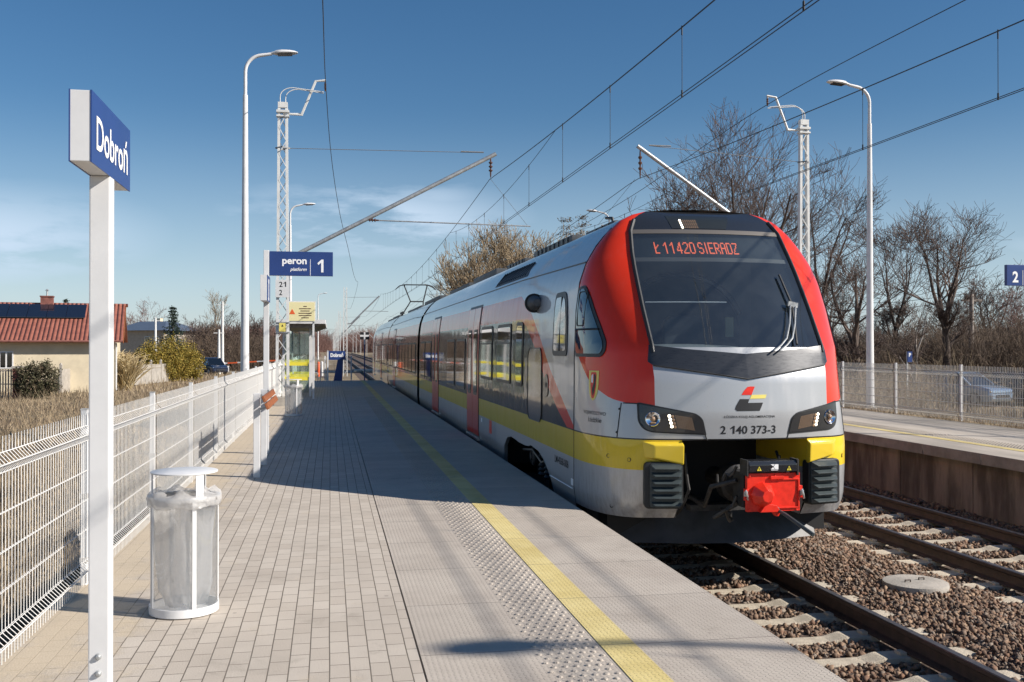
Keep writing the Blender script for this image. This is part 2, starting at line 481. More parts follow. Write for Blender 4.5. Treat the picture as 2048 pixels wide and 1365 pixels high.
def ground_mat():
    m = mat('dry_winter_ground', (0.2, 0.15, 0.09), 0.95)
    nt, b = nodes_of(m)
    t = NN(nt, 'ShaderNodeTexCoord').outputs['Object']
    n = NN(nt, 'ShaderNodeTexNoise', i_Scale=0.22, i_Detail=10.0, i_Roughness=0.7)
    nt.links.new(t, n.inputs['Vector'])
    n2 = NN(nt, 'ShaderNodeTexNoise', i_Scale=6.0, i_Detail=8.0, i_Roughness=0.7)
    nt.links.new(t, n2.inputs['Vector'])
    c = MIX(nt, SSTEP(nt, n.outputs[0], 0.4, 0.62), (0.19, 0.135, 0.08), (0.33, 0.26, 0.155))
    c = MIX(nt, SSTEP(nt, n2.outputs[0], 0.4, 0.68), c, (0.12, 0.085, 0.055))
    nt.links.new(c, b.inputs['Base Color'])
    bp = NN(nt, 'ShaderNodeBump', i_Strength=0.7, i_Distance=0.1)
    nt.links.new(n2.outputs[0], bp.inputs['Height'])
    nt.links.new(bp.outputs[0], b.inputs['Normal'])
    return m


M['ground'] = ground_mat()


def island_mat(name, cols, rough=0.9, bump=0.0):
    m = mat(name, cols[0], rough)
    nt, b = nodes_of(m)
    g = NN(nt, 'ShaderNodeNewGeometry')
    cr = NN(nt, 'ShaderNodeValToRGB')
    el = cr.color_ramp.elements
    el[0].color = (*cols[0], 1)
    el[1].color = (*cols[-1], 1)
    for i, c in enumerate(cols[1:-1]):
        e = el.new((i + 1) / (len(cols) - 1))
        e.color = (*c, 1)
    nt.links.new(g.outputs['Random Per Island'], cr.inputs[0])
    nt.links.new(cr.outputs[0], b.inputs['Base Color'])
    if bump:
        t = NN(nt, 'ShaderNodeTexCoord').outputs['Object']
        n2 = NN(nt, 'ShaderNodeTexNoise', i_Scale=90.0, i_Detail=4.0)
        nt.links.new(t, n2.inputs['Vector'])
        bp = NN(nt, 'ShaderNodeBump', i_Strength=bump, i_Distance=0.01)
        nt.links.new(n2.outputs[0], bp.inputs['Height'])
        nt.links.new(bp.outputs[0], b.inputs['Normal'])
    return m


M['stone'] = island_mat('ballast_stone', [(0.05, 0.034, 0.025), (0.20, 0.112, 0.07), (0.12, 0.08, 0.056), (0.32, 0.215, 0.14),
                                          (0.17, 0.105, 0.07), (0.24, 0.195, 0.155), (0.10, 0.062, 0.04)], 0.9)
M['bed'] = mat('ballast_bed', (0.09, 0.062, 0.048), 0.95, var=0.5, vs=18, bump=1.0, bs=22)
M['blade'] = island_mat('dry_grass_blade', [(0.31, 0.235, 0.145), (0.21, 0.155, 0.10), (0.42, 0.335, 0.215), (0.15, 0.108, 0.075), (0.27, 0.21, 0.125)], 0.8)
M['bark'] = mat('bare_bark', (0.085, 0.062, 0.05), 0.9, var=0.3, vs=3)
M['twig'] = island_mat('bare_twig', [(0.07, 0.049, 0.041), (0.115, 0.078, 0.063), (0.09, 0.064, 0.054)], 0.85)
M['twigtan'] = island_mat('tan_twig', [(0.24, 0.18, 0.11), (0.32, 0.25, 0.16), (0.20, 0.14, 0.09)], 0.85)
M['twigred'] = island_mat('reddish_twig', [(0.16, 0.085, 0.07), (0.21, 0.12, 0.10), (0.13, 0.07, 0.06)], 0.85)
M['thicket'] = island_mat('thicket_twig', [(0.085, 0.06, 0.044), (0.125, 0.088, 0.062), (0.062, 0.045, 0.036), (0.17, 0.12, 0.08)], 0.9)
M['birch'] = mat('birch_bark', (0.40, 0.36, 0.32), 0.8, col2=(0.12, 0.10, 0.09), vs=5)
M['thuja'] = island_mat('golden_thuja_leaf', [(0.22, 0.165, 0.02), (0.30, 0.21, 0.03), (0.14, 0.13, 0.02), (0.34, 0.22, 0.04)], 0.8)
M['fir'] = island_mat('dark_fir_needle', [(0.018, 0.035, 0.026), (0.03, 0.05, 0.035), (0.014, 0.026, 0.02)], 0.8)
M['olive'] = island_mat('olive_shrub_leaf', [(0.06, 0.062, 0.03), (0.09, 0.085, 0.04), (0.12, 0.085, 0.055), (0.045, 0.05, 0.025)], 0.85)
M['straw'] = island_mat('straw_plume', [(0.46, 0.36, 0.20), (0.56, 0.46, 0.27), (0.36, 0.27, 0.15)], 0.85)


# ------------------------------------------------------------------ mesh helpers
ORG = {}


def thing(name, label, cat, loc, group=None, rot=0.0):
    o = bpy.data.objects.new(name, None)
    o.empty_display_size = 0.2
    COL.objects.link(o)
    o.location = loc
    o.rotation_euler = (0, 0, rot)
    o['label'] = label
    o['category'] = cat
    if group:
        o['group'] = group
    ORG[o.name] = Vector(loc)
    return o


def tag(o, label=None, cat=None, group=None, kind=None):
    for k, v in (('label', label), ('category', cat), ('group', group), ('kind', kind)):
        if v:
            o[k] = v
    return o


def link(name, me, parent=None, org=None):
    o = bpy.data.objects.new(name, me)
    COL.objects.link(o)
    if parent is not None:
        o.parent = parent
        ORG[o.name] = ORG[parent.name]
    return o


class MB:
    """Collects shapes; build() links them as ONE mesh object."""

    def __init__(s):
        s.v, s.f, s.m, s.mi = [], [], [], 0
        s.attr = {}

    def add(s, vs, fs):
        n = len(s.v)
        s.v += [tuple(p) for p in vs]
        for f in fs:
            s.f.append(tuple(i + n for i in f))
            s.m.append(s.mi)
        return s

    def box(s, x0, x1, y0, y1, z0, z1):
        return s.add([(x0, y0, z0), (x1, y0, z0), (x1, y1, z0), (x0, y1, z0), (x0, y0, z1), (x1, y0, z1), (x1, y1, z1), (x0, y1, z1)],
                     [(0, 3, 2, 1), (4, 5, 6, 7), (0, 1, 5, 4), (1, 2, 6, 5), (2, 3, 7, 6), (3, 0, 4, 7)])

    def boxm(s, M4, sx, sy, sz):
        vs = [M4 @ Vector((a * sx / 2, b * sy / 2, c * sz / 2)) for c in (-1, 1) for a, b in ((-1, -1), (1, -1), (1, 1), (-1, 1))]
        return s.add(vs, [(0, 3, 2, 1), (4, 5, 6, 7), (0, 1, 5, 4), (1, 2, 6, 5), (2, 3, 7, 6), (3, 0, 4, 7)])

    def bar(s, a, b, w, h=None, up=(0, 0, 1)):
        a, b = Vector(a), Vector(b)
        d = (b - a)
        L = d.length
        d.normalize()
        u = Vector(up)
        if abs(d.dot(u)) > 0.98:
            u = Vector((0, 1, 0))
        x = d.cross(u).normalized()
        z = x.cross(d)
        Mt = Matrix((x, d, z)).transposed().to_4x4()
        Mt.translation = (a + b) / 2
        return s.boxm(Mt, w, L, h if h else w)

    def tube(s, pts, r, n=8, cap=True):
        pts = [Vector(p) for p in pts]
        rs = r if isinstance(r, (list, tuple)) else [r] * len(pts)
        vs = []
        N = len(pts)
        prev = None
        for i, p in enumerate(pts):
            d = (pts[min(i + 1, N - 1)] - pts[max(i - 1, 0)])
            d.normalize()
            if prev is None:
                u = Vector((0, 0, 1)) if abs(d.z) < 0.9 else Vector((1, 0, 0))
                x = d.cross(u).normalized()
            else:
                x = (prev - d * prev.dot(d))
                x.normalize()
            prev = x
            y = d.cross(x)
            for k in range(n):
                a = 2 * PI * k / n
                vs.append(p + (x * math.cos(a) + y * math.sin(a)) * rs[i])
        fs = []
        for i in range(N - 1):
            for k in range(n):
                k2 = (k + 1) % n
                fs.append((i * n + k, i * n + k2, (i + 1) * n + k2, (i + 1) * n + k))
        if cap:
            fs.append(tuple(reversed(range(n))))
            fs.append(tuple((N - 1) * n + k for k in range(n)))
        return s.add(vs, fs)

    def lathe(s, prof, c, n=24, axis=None):
        """prof: (r, h) pairs along axis (default z) from point c."""
        c = Vector(c)
        ax = Vector(axis).normalized() if axis else Vector((0, 0, 1))
        u = Vector((1, 0, 0)) if abs(ax.x) < 0.9 else Vector((0, 1, 0))
        x = ax.cross(u).normalized()
        y = ax.cross(x)
        vs, fs = [], []
        for r, h in prof:
            for k in range(n):
                a = 2 * PI * k / n
                vs.append(c + ax * h + (x * math.cos(a) + y * math.sin(a)) * max(r, 1e-4))
        for i in range(len(prof) - 1):
            for k in range(n):
                k2 = (k + 1) % n
                fs.append((i * n + k, i * n + k2, (i + 1) * n + k2, (i + 1) * n + k))
        return s.add(vs, fs)

    def prism(s, poly, f0, f1):
        """poly 2-D points; f0/f1 map (u,v) to the two 3-D faces."""
        n = len(poly)
        vs = [f0(*p) for p in poly] + [f1(*p) for p in poly]
        fs = [tuple(reversed(range(n))), tuple(range(n, 2 * n))]
        for i in range(n):
            j = (i + 1) % n
            fs.append((i, j, n + j, n + i))
        return s.add(vs, fs)

    def loft(s, rings, cap=True):
        n = len(rings[0])
        vs = [p for r in rings for p in r]
        fs = []
        for i in range(len(rings) - 1):
            for k in range(n):
                k2 = (k + 1) % n
                fs.append((i * n + k, i * n + k2, (i + 1) * n + k2, (i + 1) * n + k))
        if cap:
            fs.append(tuple(reversed(range(n))))
            fs.append(tuple((len(rings) - 1) * n + k for k in range(n)))
        return s.add(vs, fs)

    def build(s, name, mats, parent=None, local=False, smooth=40, bevel=0.0, base=True, fix=True):
        if not isinstance(mats, (list, tuple)):
            mats = [mats]
        me = bpy.data.meshes.new(name)
        V = np.array(s.v, dtype=float)
        loc = Vector((0, 0, 0))
        if not local:
            if parent is not None:
                loc = ORG[parent.name]
            elif base:
                loc = Vector(((V[:, 0].min() + V[:, 0].max()) / 2, (V[:, 1].min() + V[:, 1].max()) / 2, V[:, 2].min()))
        V = V - np.array(loc)
        me.from_pydata(V.tolist(), [], s.f)
        for m in mats:
            me.materials.append(m)
        me.polygons.foreach_set('material_index', s.m)
        bm = bmesh.new()
        bm.from_mesh(me)
        if fix:
            bmesh.ops.recalc_face_normals(bm, faces=bm.faces)
        if bevel:
            es = [e for e in bm.edges if len(e.link_faces) == 2 and e.calc_face_angle(0) > 0.5]
            bmesh.ops.bevel(bm, geom=es, offset=bevel, segments=2, affect='EDGES', profile=0.6, clamp_overlap=True)
        if bevel and bevel < .013:
            smooth = 0
        if smooth:
            a = math.radians(smooth)
            for e in bm.edges:
                if len(e.link_faces) == 2 and e.calc_face_angle(0) > a:
                    e.smooth = False
            for f in bm.faces:
                f.smooth = True
        bm.to_mesh(me)
        bm.free()
        o = link(name, me, parent)
        if parent is None:
            o.location = loc
            ORG[o.name] = loc
        return o


def npmesh(name, V, F, material, parent=None, smooth=False):
    """V (n,3), F (m,k) arrays -> object (world coordinates, minus the parent's origin)."""
    me = bpy.data.meshes.new(name)
    V = np.asarray(V, dtype=np.float32)
    if parent is not None:
        V = V - np.array(ORG[parent.name], dtype=np.float32)
    m, k = F.shape
    me.vertices.add(len(V))
    me.vertices.foreach_set('co', V.ravel())
    me.loops.add(m * k)
    me.loops.foreach_set('vertex_index', np.ascontiguousarray(F, dtype=np.int32).ravel())
    me.polygons.add(m)
    me.polygons.foreach_set('loop_start', np.arange(0, m * k, k, dtype=np.int32))
    me.polygons.foreach_set('loop_total', np.full(m, k, dtype=np.int32))
    if smooth:
        me.polygons.foreach_set('use_smooth', np.ones(m, dtype=bool))
    me.update()
    me.validate()
    me.materials.append(material)
    return link(name, me, parent)


def segs_mesh(P0, P1, R0, R1, n=3):
    """Tapered prisms for many segments at once."""
    P0, P1 = np.asarray(P0, float), np.asarray(P1, float)
    d = P1 - P0
    L = np.linalg.norm(d, axis=1, keepdims=True) + 1e-9
    d = d / L
    ref = np.where(np.abs(d[:, 2:3]) < 0.9, np.array([[0, 0, 1.0]]), np.array([[1.0, 0, 0]]))
    x = np.cross(d, ref)
    x /= np.linalg.norm(x, axis=1, keepdims=True)
    y = np.cross(d, x)
    a = np.arange(n) * 2 * PI / n
    ring = x[:, None, :] * np.cos(a)[None, :, None] + y[:, None, :] * np.sin(a)[None, :, None]
    A = P0[:, None, :] + ring * np.asarray(R0)[:, None, None]
    B = P1[:, None, :] + ring * np.asarray(R1)[:, None, None]
    V = np.concatenate([A, B], axis=1).reshape(-1, 3)
    k = np.arange(n)
    q = np.stack([k, (k + 1) % n, (k + 1) % n + n, k + n], axis=1)
    F = (np.arange(len(P0)) * 2 * n)[:, None, None] + q[None]
    return V, F.reshape(-1, 4)


# ---- flat outlines mapped onto curved surfaces
def rrect(u0, u1, v0, v1, r, n=4):
    pts = []
    for cxx, cyy, a0 in ((u1 - r, v0 + r, -PI / 2), (u1 - r, v1 - r, 0), (u0 + r, v1 - r, PI / 2), (u0 + r, v0 + r, PI)):
        for i in range(n + 1):
            a = a0 + i / n * PI / 2
            pts.append((cxx + r * math.cos(a), cyy + r * math.sin(a)))
    return pts


def rpoly(pts, r, n=4):
    out = []
    N = len(pts)
    for i in range(N):
        p, a, b = Vector(pts[i]), Vector(pts[i - 1]), Vector(pts[(i + 1) % N])
        da, db = (a - p), (b - p)
        rr = r[i] if isinstance(r, (list, tuple)) else r
        rr = min(rr, da.length * 0.45, db.length * 0.45)
        if rr < 1e-4:
            out.append(tuple(p))
            continue
        p0, p1 = p + da.normalized() * rr, p + db.normalized() * rr
        for k in range(n + 1):
            t = k / n
            q = p0 * (1 - t) ** 2 + p * 2 * t * (1 - t) + p1 * t * t
            out.append((q.x, q.y))
    return out


def patch(name, poly, fmap, off, material, parent, su=0.12, sv=0.12, skirt=True, holes=(), depth=0.03):
    """Outline poly (u,v) laid on the surface fmap(u,v,off) with a short skirt back into it."""
    bm = bmesh.new()
    vs = [bm.verts.new((u, v, 0)) for u, v in poly]
    bm.faces.new(vs)
    bmesh.ops.triangulate(bm, faces=bm.faces[:])
    us = [p[0] for p in poly]
    vv = [p[1] for p in poly]
    for lo_, hi_, st, nrm in ((min(us), max(us), su, (1, 0, 0)), (min(vv), max(vv), sv, (0, 1, 0))):
        k = int((hi_ - lo_) / st)
        for i in range(1, k + 1):
            c = lo_ + (hi_ - lo_) * i / (k + 1)
            co = (c, 0, 0) if nrm[0] else (0, c, 0)
            bmesh.ops.bisect_plane(bm, geom=bm.verts[:] + bm.edges[:] + bm.faces[:], plane_co=co, plane_no=nrm)
    newv = set()
    if skirt:
        be = [e for e in bm.edges if len(e.link_faces) == 1]
        r = bmesh.ops.extrude_edge_only(bm, edges=be)
        for g in r['geom']:
            if isinstance(g, bmesh.types.BMVert):
                newv.add(g)
    org = ORG[parent.name]
    for v in bm.verts:
        v.co = Vector(fmap(v.co.x, v.co.y, off - (depth if v in newv else 0))) - org
    bmesh.ops.recalc_face_normals(bm, faces=bm.faces)
    # make the front face outwards
    for f in bm.faces:
        f.smooth = True
    for e in bm.edges:
        if len(e.link_faces) == 2 and e.calc_face_angle(0) > 0.7:
            e.smooth = False
    me = bpy.data.meshes.new(name)
    bm.to_mesh(me)
    bm.free()
    me.materials.append(material)
    return link(name, me, parent)


_txt = {}


def text2d(s, bold=0.0, shear=0.0):
    key = (s, bold, shear)
    if key not in _txt:
        cu = bpy.data.curves.new('t', 'FONT')
        cu.body = s
        cu.size = 1.0
        cu.offset = bold
        cu.shear = shear
        cu.resolution_u = 4
        ob = bpy.data.objects.new('t', cu)
        COL.objects.link(ob)
        dg = bpy.context.evaluated_depsgraph_get()
        dg.update()
        me = bpy.data.meshes.new_from_object(ob.evaluated_get(dg))
        v = np.array([tuple(p.co)[:2] for p in me.vertices])
        f = [tuple(p.vertices) for p in me.polygons]
        bpy.data.objects.remove(ob)
        bpy.data.curves.remove(cu)
        bpy.data.meshes.remove(me)
        v[:, 0] -= v[:, 0].min()
        _txt[key] = (v, f)
    v, f = _txt[key]
    return v.copy(), f


ONE = [(0.0, .50), (.24, .70), (.36, .70), (.36, 0), (.22, 0), (.22, .53), (.04, .40)]


def line2d(s, bold, shear):
    if '1' not in s:
        return text2d(s, bold, shear)
    V_, F_, x, run = [], [], 0.0, ''

    def flush():
        nonlocal x, run
        if run.strip():
            lead = len(run) - len(run.lstrip())
            x += .26 * lead
            v, f = text2d(run.strip(), bold, shear)
            base = len(V_)
            V_.extend([(p[0] + x, p[1]) for p in v])
            F_.extend([tuple(i + base for i in q) for q in f])
            x += float(v[:, 0].max()) + .08 + .26 * (len(run) - len(run.rstrip()))
        else:
            x += .26 * len(run)
        run = ''
    for ch in s:
        if ch == '1':
            flush()
            base = len(V_)
            k = text2d('0', bold, shear)[0][:, 1].max() / .70
            V_.extend([(x + a * k + .04, c * k) for a, c in ONE])
            F_.extend([tuple(base + i for i in (0, 1, 5, 6)), tuple(base + i for i in (1, 2, 3, 4, 5))])
            x += .36 * k + .16
        else:
            run += ch
    flush()
    v = np.array(V_)
    v[:, 0] -= v[:, 0].min()
    return v, F_


def put_text(name, s, fmap, u0, u1, v0, v1, off, material, parent, bold=0.0, shear=0.0, flip=False, cap=None):
    """Text stretched to the box u0..u1, v0..v1 of the surface fmap; v0 is the lowest point of the glyphs."""
    v, f = line2d(s, bold, shear)
    lo_, hi_ = v[:, 1].min(), v[:, 1].max()
    u = v[:, 0] / v[:, 0].max()
    if flip:
        u = 1 - u
    uu = u0 + u * (u1 - u0)
    vv = v0 + (v[:, 1] - lo_) / (hi_ - lo_) * (v1 - v0)
    b = MB()
    b.add([fmap(a, c, off) for a, c in zip(uu, vv)], f)
    return b.build(name, material, parent, smooth=0, fix=False)


# ------------------------------------------------------------------ ground, tracks, platforms
def structure(o):
    o['kind'] = 'structure'
    return o


b = MB()
b.add([(-1500, -300, -1.0), (1500, -300, -1.0), (1500, 2500, -1.0), (-1500, 2500, -1.0)], [(0, 1, 2, 3)])
structure(b.build('ground', M['ground'], smooth=0, base=False))

RAILTOP = -0.76
TRK = (4.0, 7.85)
# ballast bed: shoulders and a heap between the two tracks
b = MB()
prof = [(2.2, -1.02), (2.4, -0.985), (3.0, -0.985), (5.0, -0.985), (5.5, -0.93), (5.95, -0.905), (6.4, -0.93), (6.9, -0.985), (9.0, -0.985), (9.75, -0.985)]
ys = [-4, 420]
b.loft([[(x, y, z) for x, z in prof] + [(9.75, y, -1.3), (2.2, y, -1.3)] for y in ys])
structure(b.build('ballast_bed', M['bed'], smooth=0, base=False))

# rails: foot, web, head
for i, (xc, lab) in enumerate(((TRK[0] - 0.75, 'rail of the near track beside the platform wall, mostly hidden under the train'),
                               (TRK[0] + 0.75, 'rusty rail of the near track running out from under the train nose'),
                               (TRK[1] - 0.75, 'rusty rail of the far track next to the heaped ballast'),
                               (TRK[1] + 0.75, 'shaded rusty rail of the far track along the foot of the opposite platform wall'))):
    z = RAILTOP
    hp = [(-.075, z - .172), (.075, z - .172), (.075, z - .158), (.018, z - .14), (.009, z - .12), (.009, z - .055), (.036, z - .038),
          (.036, z - .008), (.028, z), (-.028, z), (-.036, z - .008), (-.036, z - .038), (-.009, z - .055), (-.009, z - .12), (-.018, z - .14), (-.075, z - .158)]
    b = MB()
    b.loft([[(xc + u, y, w) for u, w in hp] for y in (-4, 3, 6, 10, 20, 60, 420)])
    for k, f in enumerate(b.f):
        if len(f) == 4 and (k % 16) in (7, 8, 9):
            b.m[k] = 1
    tag(b.build('rail', [M['rail'], M['railhead']], smooth=30), lab, 'rail', 'rails of the two tracks')

# sleepers
def sleeper_mesh(b, xc, y):
    def ring(x, w, zt, wt):
        return [(xc + x, y - w, -1.12), (xc + x, y + w, -1.12), (xc + x, y + wt, zt), (xc + x, y - wt, zt)]
    b.loft([ring(-1.3, .13, -.955, .09), ring(-1.28, .14, -.94, .10), ring(-0.45, .14, -.94, .10), ring(-0.3, .12, -.972, .09), ring(0.3, .12, -.972, .09),
            ring(0.45, .14, -.94, .10), ring(1.28, .14, -.94, .10), ring(1.3, .13, -.955, .09)])
    for r in (-0.75, 0.75):
        for sgn in (-1, 1):
            b.box(xc + r + sgn * .10 - .03, xc + r + sgn * .10 + .03, y - .05, y + .05, -.945, -.915)


def copy_thing(o, loc, label=None):
    c = o.copy()
    COL.objects.link(c)
    c.location = loc
    if label:
        c['label'] = label
    for ch in o.children:
        d = ch.copy()
        COL.objects.link(d)
        d.parent = c
        for g in ch.children:
            e = g.copy()
            COL.objects.link(e)
            e.parent = d
    return c


SLEEP = []
for xc, lab, y0, y1, grp in ((TRK[0], 'concrete sleeper under the near track in front of the train', 2.75, 13.6, 'sleepers of the near track'),
                             (TRK[1], 'concrete sleeper under the far track beside the opposite platform', 6.0, 26.0, 'sleepers of the far track')):
    b = MB()
    sleeper_mesh(b, xc, y0)
    s0 = tag(b.build('sleeper', M['sleeper'], smooth=30, bevel=0.008), lab, 'sleeper', grp)
    SLEEP.append((xc, y0))
    y = y0 + 0.6
    while y < y1:
        copy_thing(s0, (s0.location.x, y + rnd.uniform(-.02, .02), s0.location.z))
        SLEEP.append((xc, y))
        y += 0.6

# ballast stones
cubv = np.array([(x, y, z) for x in (-1, 1) for y in (-1, 1) for z in (-1, 1)], float) * .62
cubf = np.array([(0, 1, 3), (0, 3, 2), (4, 6, 7), (4, 7, 5), (0, 4, 5), (0, 5, 1), (2, 3, 7), (2, 7, 6), (0, 2, 6), (0, 6, 4), (1, 5, 7), (1, 7, 3)])


def rocks(P, S):
    n = len(P)
    q = nr.normal(size=(n, 4))
    q /= np.linalg.norm(q, axis=1, keepdims=True)
    w, x, y, z = q.T
    Rm = np.stack([1 - 2 * (y * y + z * z), 2 * (x * y - z * w), 2 * (x * z + y * w), 2 * (x * y + z * w), 1 - 2 * (x * x + z * z), 2 * (y * z - x * w),
                   2 * (x * z - y * w), 2 * (y * z + x * w), 1 - 2 * (x * x + y * y)], axis=1).reshape(n, 3, 3)
    v = (cubv[None] + nr.uniform(-.34, .34, (n, 8, 3))) * nr.uniform(0.55, 1.35, (n, 1, 3)) * S[:, None, None]
    v = np.einsum('nij,nkj->nki', Rm, v) + P[:, None, :]
    F = (np.arange(n) * 8)[:, None, None] + cubf[None]
    return v.reshape(-1, 3), F.reshape(-1, 3)


def bed_z(x):
    return np.interp(x, [p[0] for p in prof], [p[1] for p in prof])


def scatter(x0, x1, y0, y1, dens, smin, smax):
    n = int((x1 - x0) * (y1 - y0) * dens)
    P = np.stack([nr.uniform(x0, x1, n), nr.uniform(y0, y1, n), np.zeros(n)], axis=1)
    S = nr.uniform(smin, smax, n)
    on = np.zeros(n, bool)
    for xc, y in SLEEP:
        on |= (np.abs(P[:, 1] - y) < 0.125) & (np.abs(P[:, 0] - xc) < 1.24)
    on &= nr.random(n) > 0.015
    for xr in (TRK[0] - .75, TRK[0] + .75, TRK[1] - .75, TRK[1] + .75):
        on |= np.abs(P[:, 0] - xr) < 0.09
    on |= ((P[:, 0] - 6.02) ** 2 + (P[:, 1] - 9.5) ** 2 < 0.30 ** 2)
    P, S = P[~on], S[~on]
    P[:, 2] = bed_z(P[:, 0]) + S * nr.uniform(-0.2, 0.9, len(S))
    return P, S


parts = [scatter(2.3, 9.7, 3.0, 9.0, 950, .014, .030), scatter(2.3, 9.7, 9.0, 14.0, 700, .015, .031), scatter(5.0, 9.7, 14.0, 28.0, 260, .024, .042)]
V, F = rocks(np.concatenate([p[0] for p in parts]), np.concatenate([p[1] for p in parts]))
tag(npmesh('ballast_stones', V, F, M['stone']), kind='stuff', label='loose reddish brown crushed stone ballast around the tracks', cat='ballast')

# round concrete cover lying in the ballast
t = thing('manhole_cover', 'round concrete cover lying in the ballast between the two tracks', 'manhole cover', (6.02, 9.5, -0.965))
b = MB()
b.lathe([(0, .04), (.30, .04), (.325, .055), (.33, .09), (.325, .115), (.30, .122), (.06, .118), (0, .118)], (6.02, 9.5, -.965), 40)
b.build('cover_slab', M['concrete'], t)
b = MB()
for dx, dy in ((-.10, -.02), (.10, .05)):
    b.tube([(6.02 + dx - .03, 9.5 + dy, -.85), (6.02 + dx - .03, 9.5 + dy, -.825), (6.02 + dx + .03, 9.5 + dy, -.825), (6.02 + dx + .03, 9.5 + dy, -.85)], .008, 6)
b.build('lifting_loop', M['rail'], t)

# near platform
PEND = 48.6
b = MB()
b.box(-1.72, 2.30, -6, PEND, -1.2, -0.02)
b.box(2.30, 2.40, -6, PEND, -0.16, -0.02)
structure(b.build('platform', M['concrete'], smooth=0, base=False))


def sheet(name, m, x0, x1, y0, y1, z0, z1, kind='structure', ny=1):
    q = MB()
    q.box(x0, x1, y0, y1, z0, z1)
    return structure(q.build(name, m, smooth=0, base=False))


sheet('platform_paving', M['paving'], -1.72, 0.452, -6, PEND, -0.02, 0.0)
# tread slabs, with the rows of real warning studs in the same mesh
b = MB()
b.box(0.462, 2.43, -6, PEND, -0.02, 0.001)
dome = [(math.cos(a) * r, math.sin(a) * r, h) for r, h in ((.0150, 0.0), (.012, .0065), (.006, .0085)) for a in [k * PI / 4 for k in range(8)]]
df = [(i * 8 + k, i * 8 + (k + 1) % 8, (i + 1) * 8 + (k + 1) % 8, (i + 1) * 8 + k) for i in range(2) for k in range(8)] + [tuple(range(16, 24))]
for j in range(int(30 / .0715)):
    y = 2.5 + j * .0715
    if abs((y + .33 + .5) % 1.0 - .0) < .03:
        continue
    for k in range(6):
        x = 1.07 + k * .058 + (0.029 if j % 2 else 0)
        b.add([(x + dx, y + dy, .001 + dz) for dx, dy, dz in dome], df)
structure(b.build('tactile_slabs', M['plate'], smooth=30, base=False, fix=False))
sheet('yellow_line', M['plateyellow'], 1.424, 1.615, -6, PEND, 0.0, 0.005)

# far platform: wall panels, overhanging coping, slabs, yellow line and stud rows
b = MB()
y = 6.0
while y < 60:
    b.box(9.86, 10.2, y + .012, y + 2.0 - .012, -1.3, -0.16)
    y += 2.0
b.box(9.90, 10.3, 6, 60, -1.3, -0.17)
structure(b.build('platform_wall', M['concwall'], smooth=0, base=False))
b = MB()
y = 6.0
while y < 60:
    b.box(9.64, 10.0, y + .006, y + 1.5 - .006, -0.17, -0.004)
    y += 1.5
structure(b.build('platform_coping', M['coping'], smooth=30, bevel=0.01, base=False))
b = MB()
b.box(9.645, 13.3, 6, 60, -0.1, 0.0)
structure(b.build('far_platform', M['slabplain'], smooth=0, base=False))
sheet('far_yellow_line', M['plateyellow'], 10.42, 10.60, 6, 60, 0.0, 0.005)
b = MB()
for j in range(int(34 / .075)):
    y = 9 + j * .075
    for k in range(6):
        x = 10.72 + k * .07
        b.add([(x + dx * 1.4, y + dy * 1.4, .001 + dz * 1.3) for dx, dy, dz in dome], df)
structure(b.build('far_tactile_studs', M['slabplain'], smooth=30, base=False, fix=False))
sheet('far_verge', M['ground'], 13.3, 15.5, 5, 60, -0.6, -0.03)

# level crossing road beyond the platform, and the access road by the parked cars
M['asphalt'] = mat('grey_asphalt', (0.20, 0.19, 0.18), 0.9, var=0.15, vs=2)
sheet('crossing_road', M['asphalt'], -60, 14, 104, 110, -0.99, -0.955)
sheet('crossing_panels', M['concrete'], 2.4, 9.6, 104, 110, -0.97, -0.775)

# ------------------------------------------------------------------ posts and signs on the near platform
def flat_y(y):          # plane facing the camera
    return lambda u, v, o: (u, y - o, v)


def flat_x(x, s=1):     # plane facing +x (s=1) or -x
    return lambda u, v, o: (x + s * o, u, v)


FURN = -0.877
# station name sign, close to the camera
t = thing('station_sign', 'large station name sign beside the litter bin, navy box on a white post', 'station sign', (FURN, 4.1, 0))
b = MB()
b.box(FURN - .0385, FURN + .0385, 4.06, 4.14, 0.0, 2.263)
b.build('post', M['white'], t, bevel=.006)
b = MB()
b.box(FURN - .035, FURN + .035, 3.757, 4.445, 2.2635, 2.517)
b.build('sign_box', M['white'], t, bevel=.002)
for sgn in (-1, 1):
    b = MB()
    x = FURN + sgn * .0365
    b.box(x - .0022, x + .0022, 3.755, 4.447, 2.261, 2.519)
    f = b.build('sign_face', M['navy'], t)
    u0, u1 = (3.825, 4.385)
    v0, v1 = 2.318, 2.455
    put_text('station_name', 'Dobroń', flat_x(FURN, sgn), u0, u1, v0, v1, .0405, M['letter'], f, bold=.012, flip=(sgn < 0))
for z in (.41, .345, .28, .215):
    b = MB()
    b.lathe([(.0, .014), (.007, .013), (.0115, .008), (.013, 0), (.013, -.004)], (FURN, 4.06, z), 14, (0, -1, 0))
    b.build('bolt', M['galv'], t)

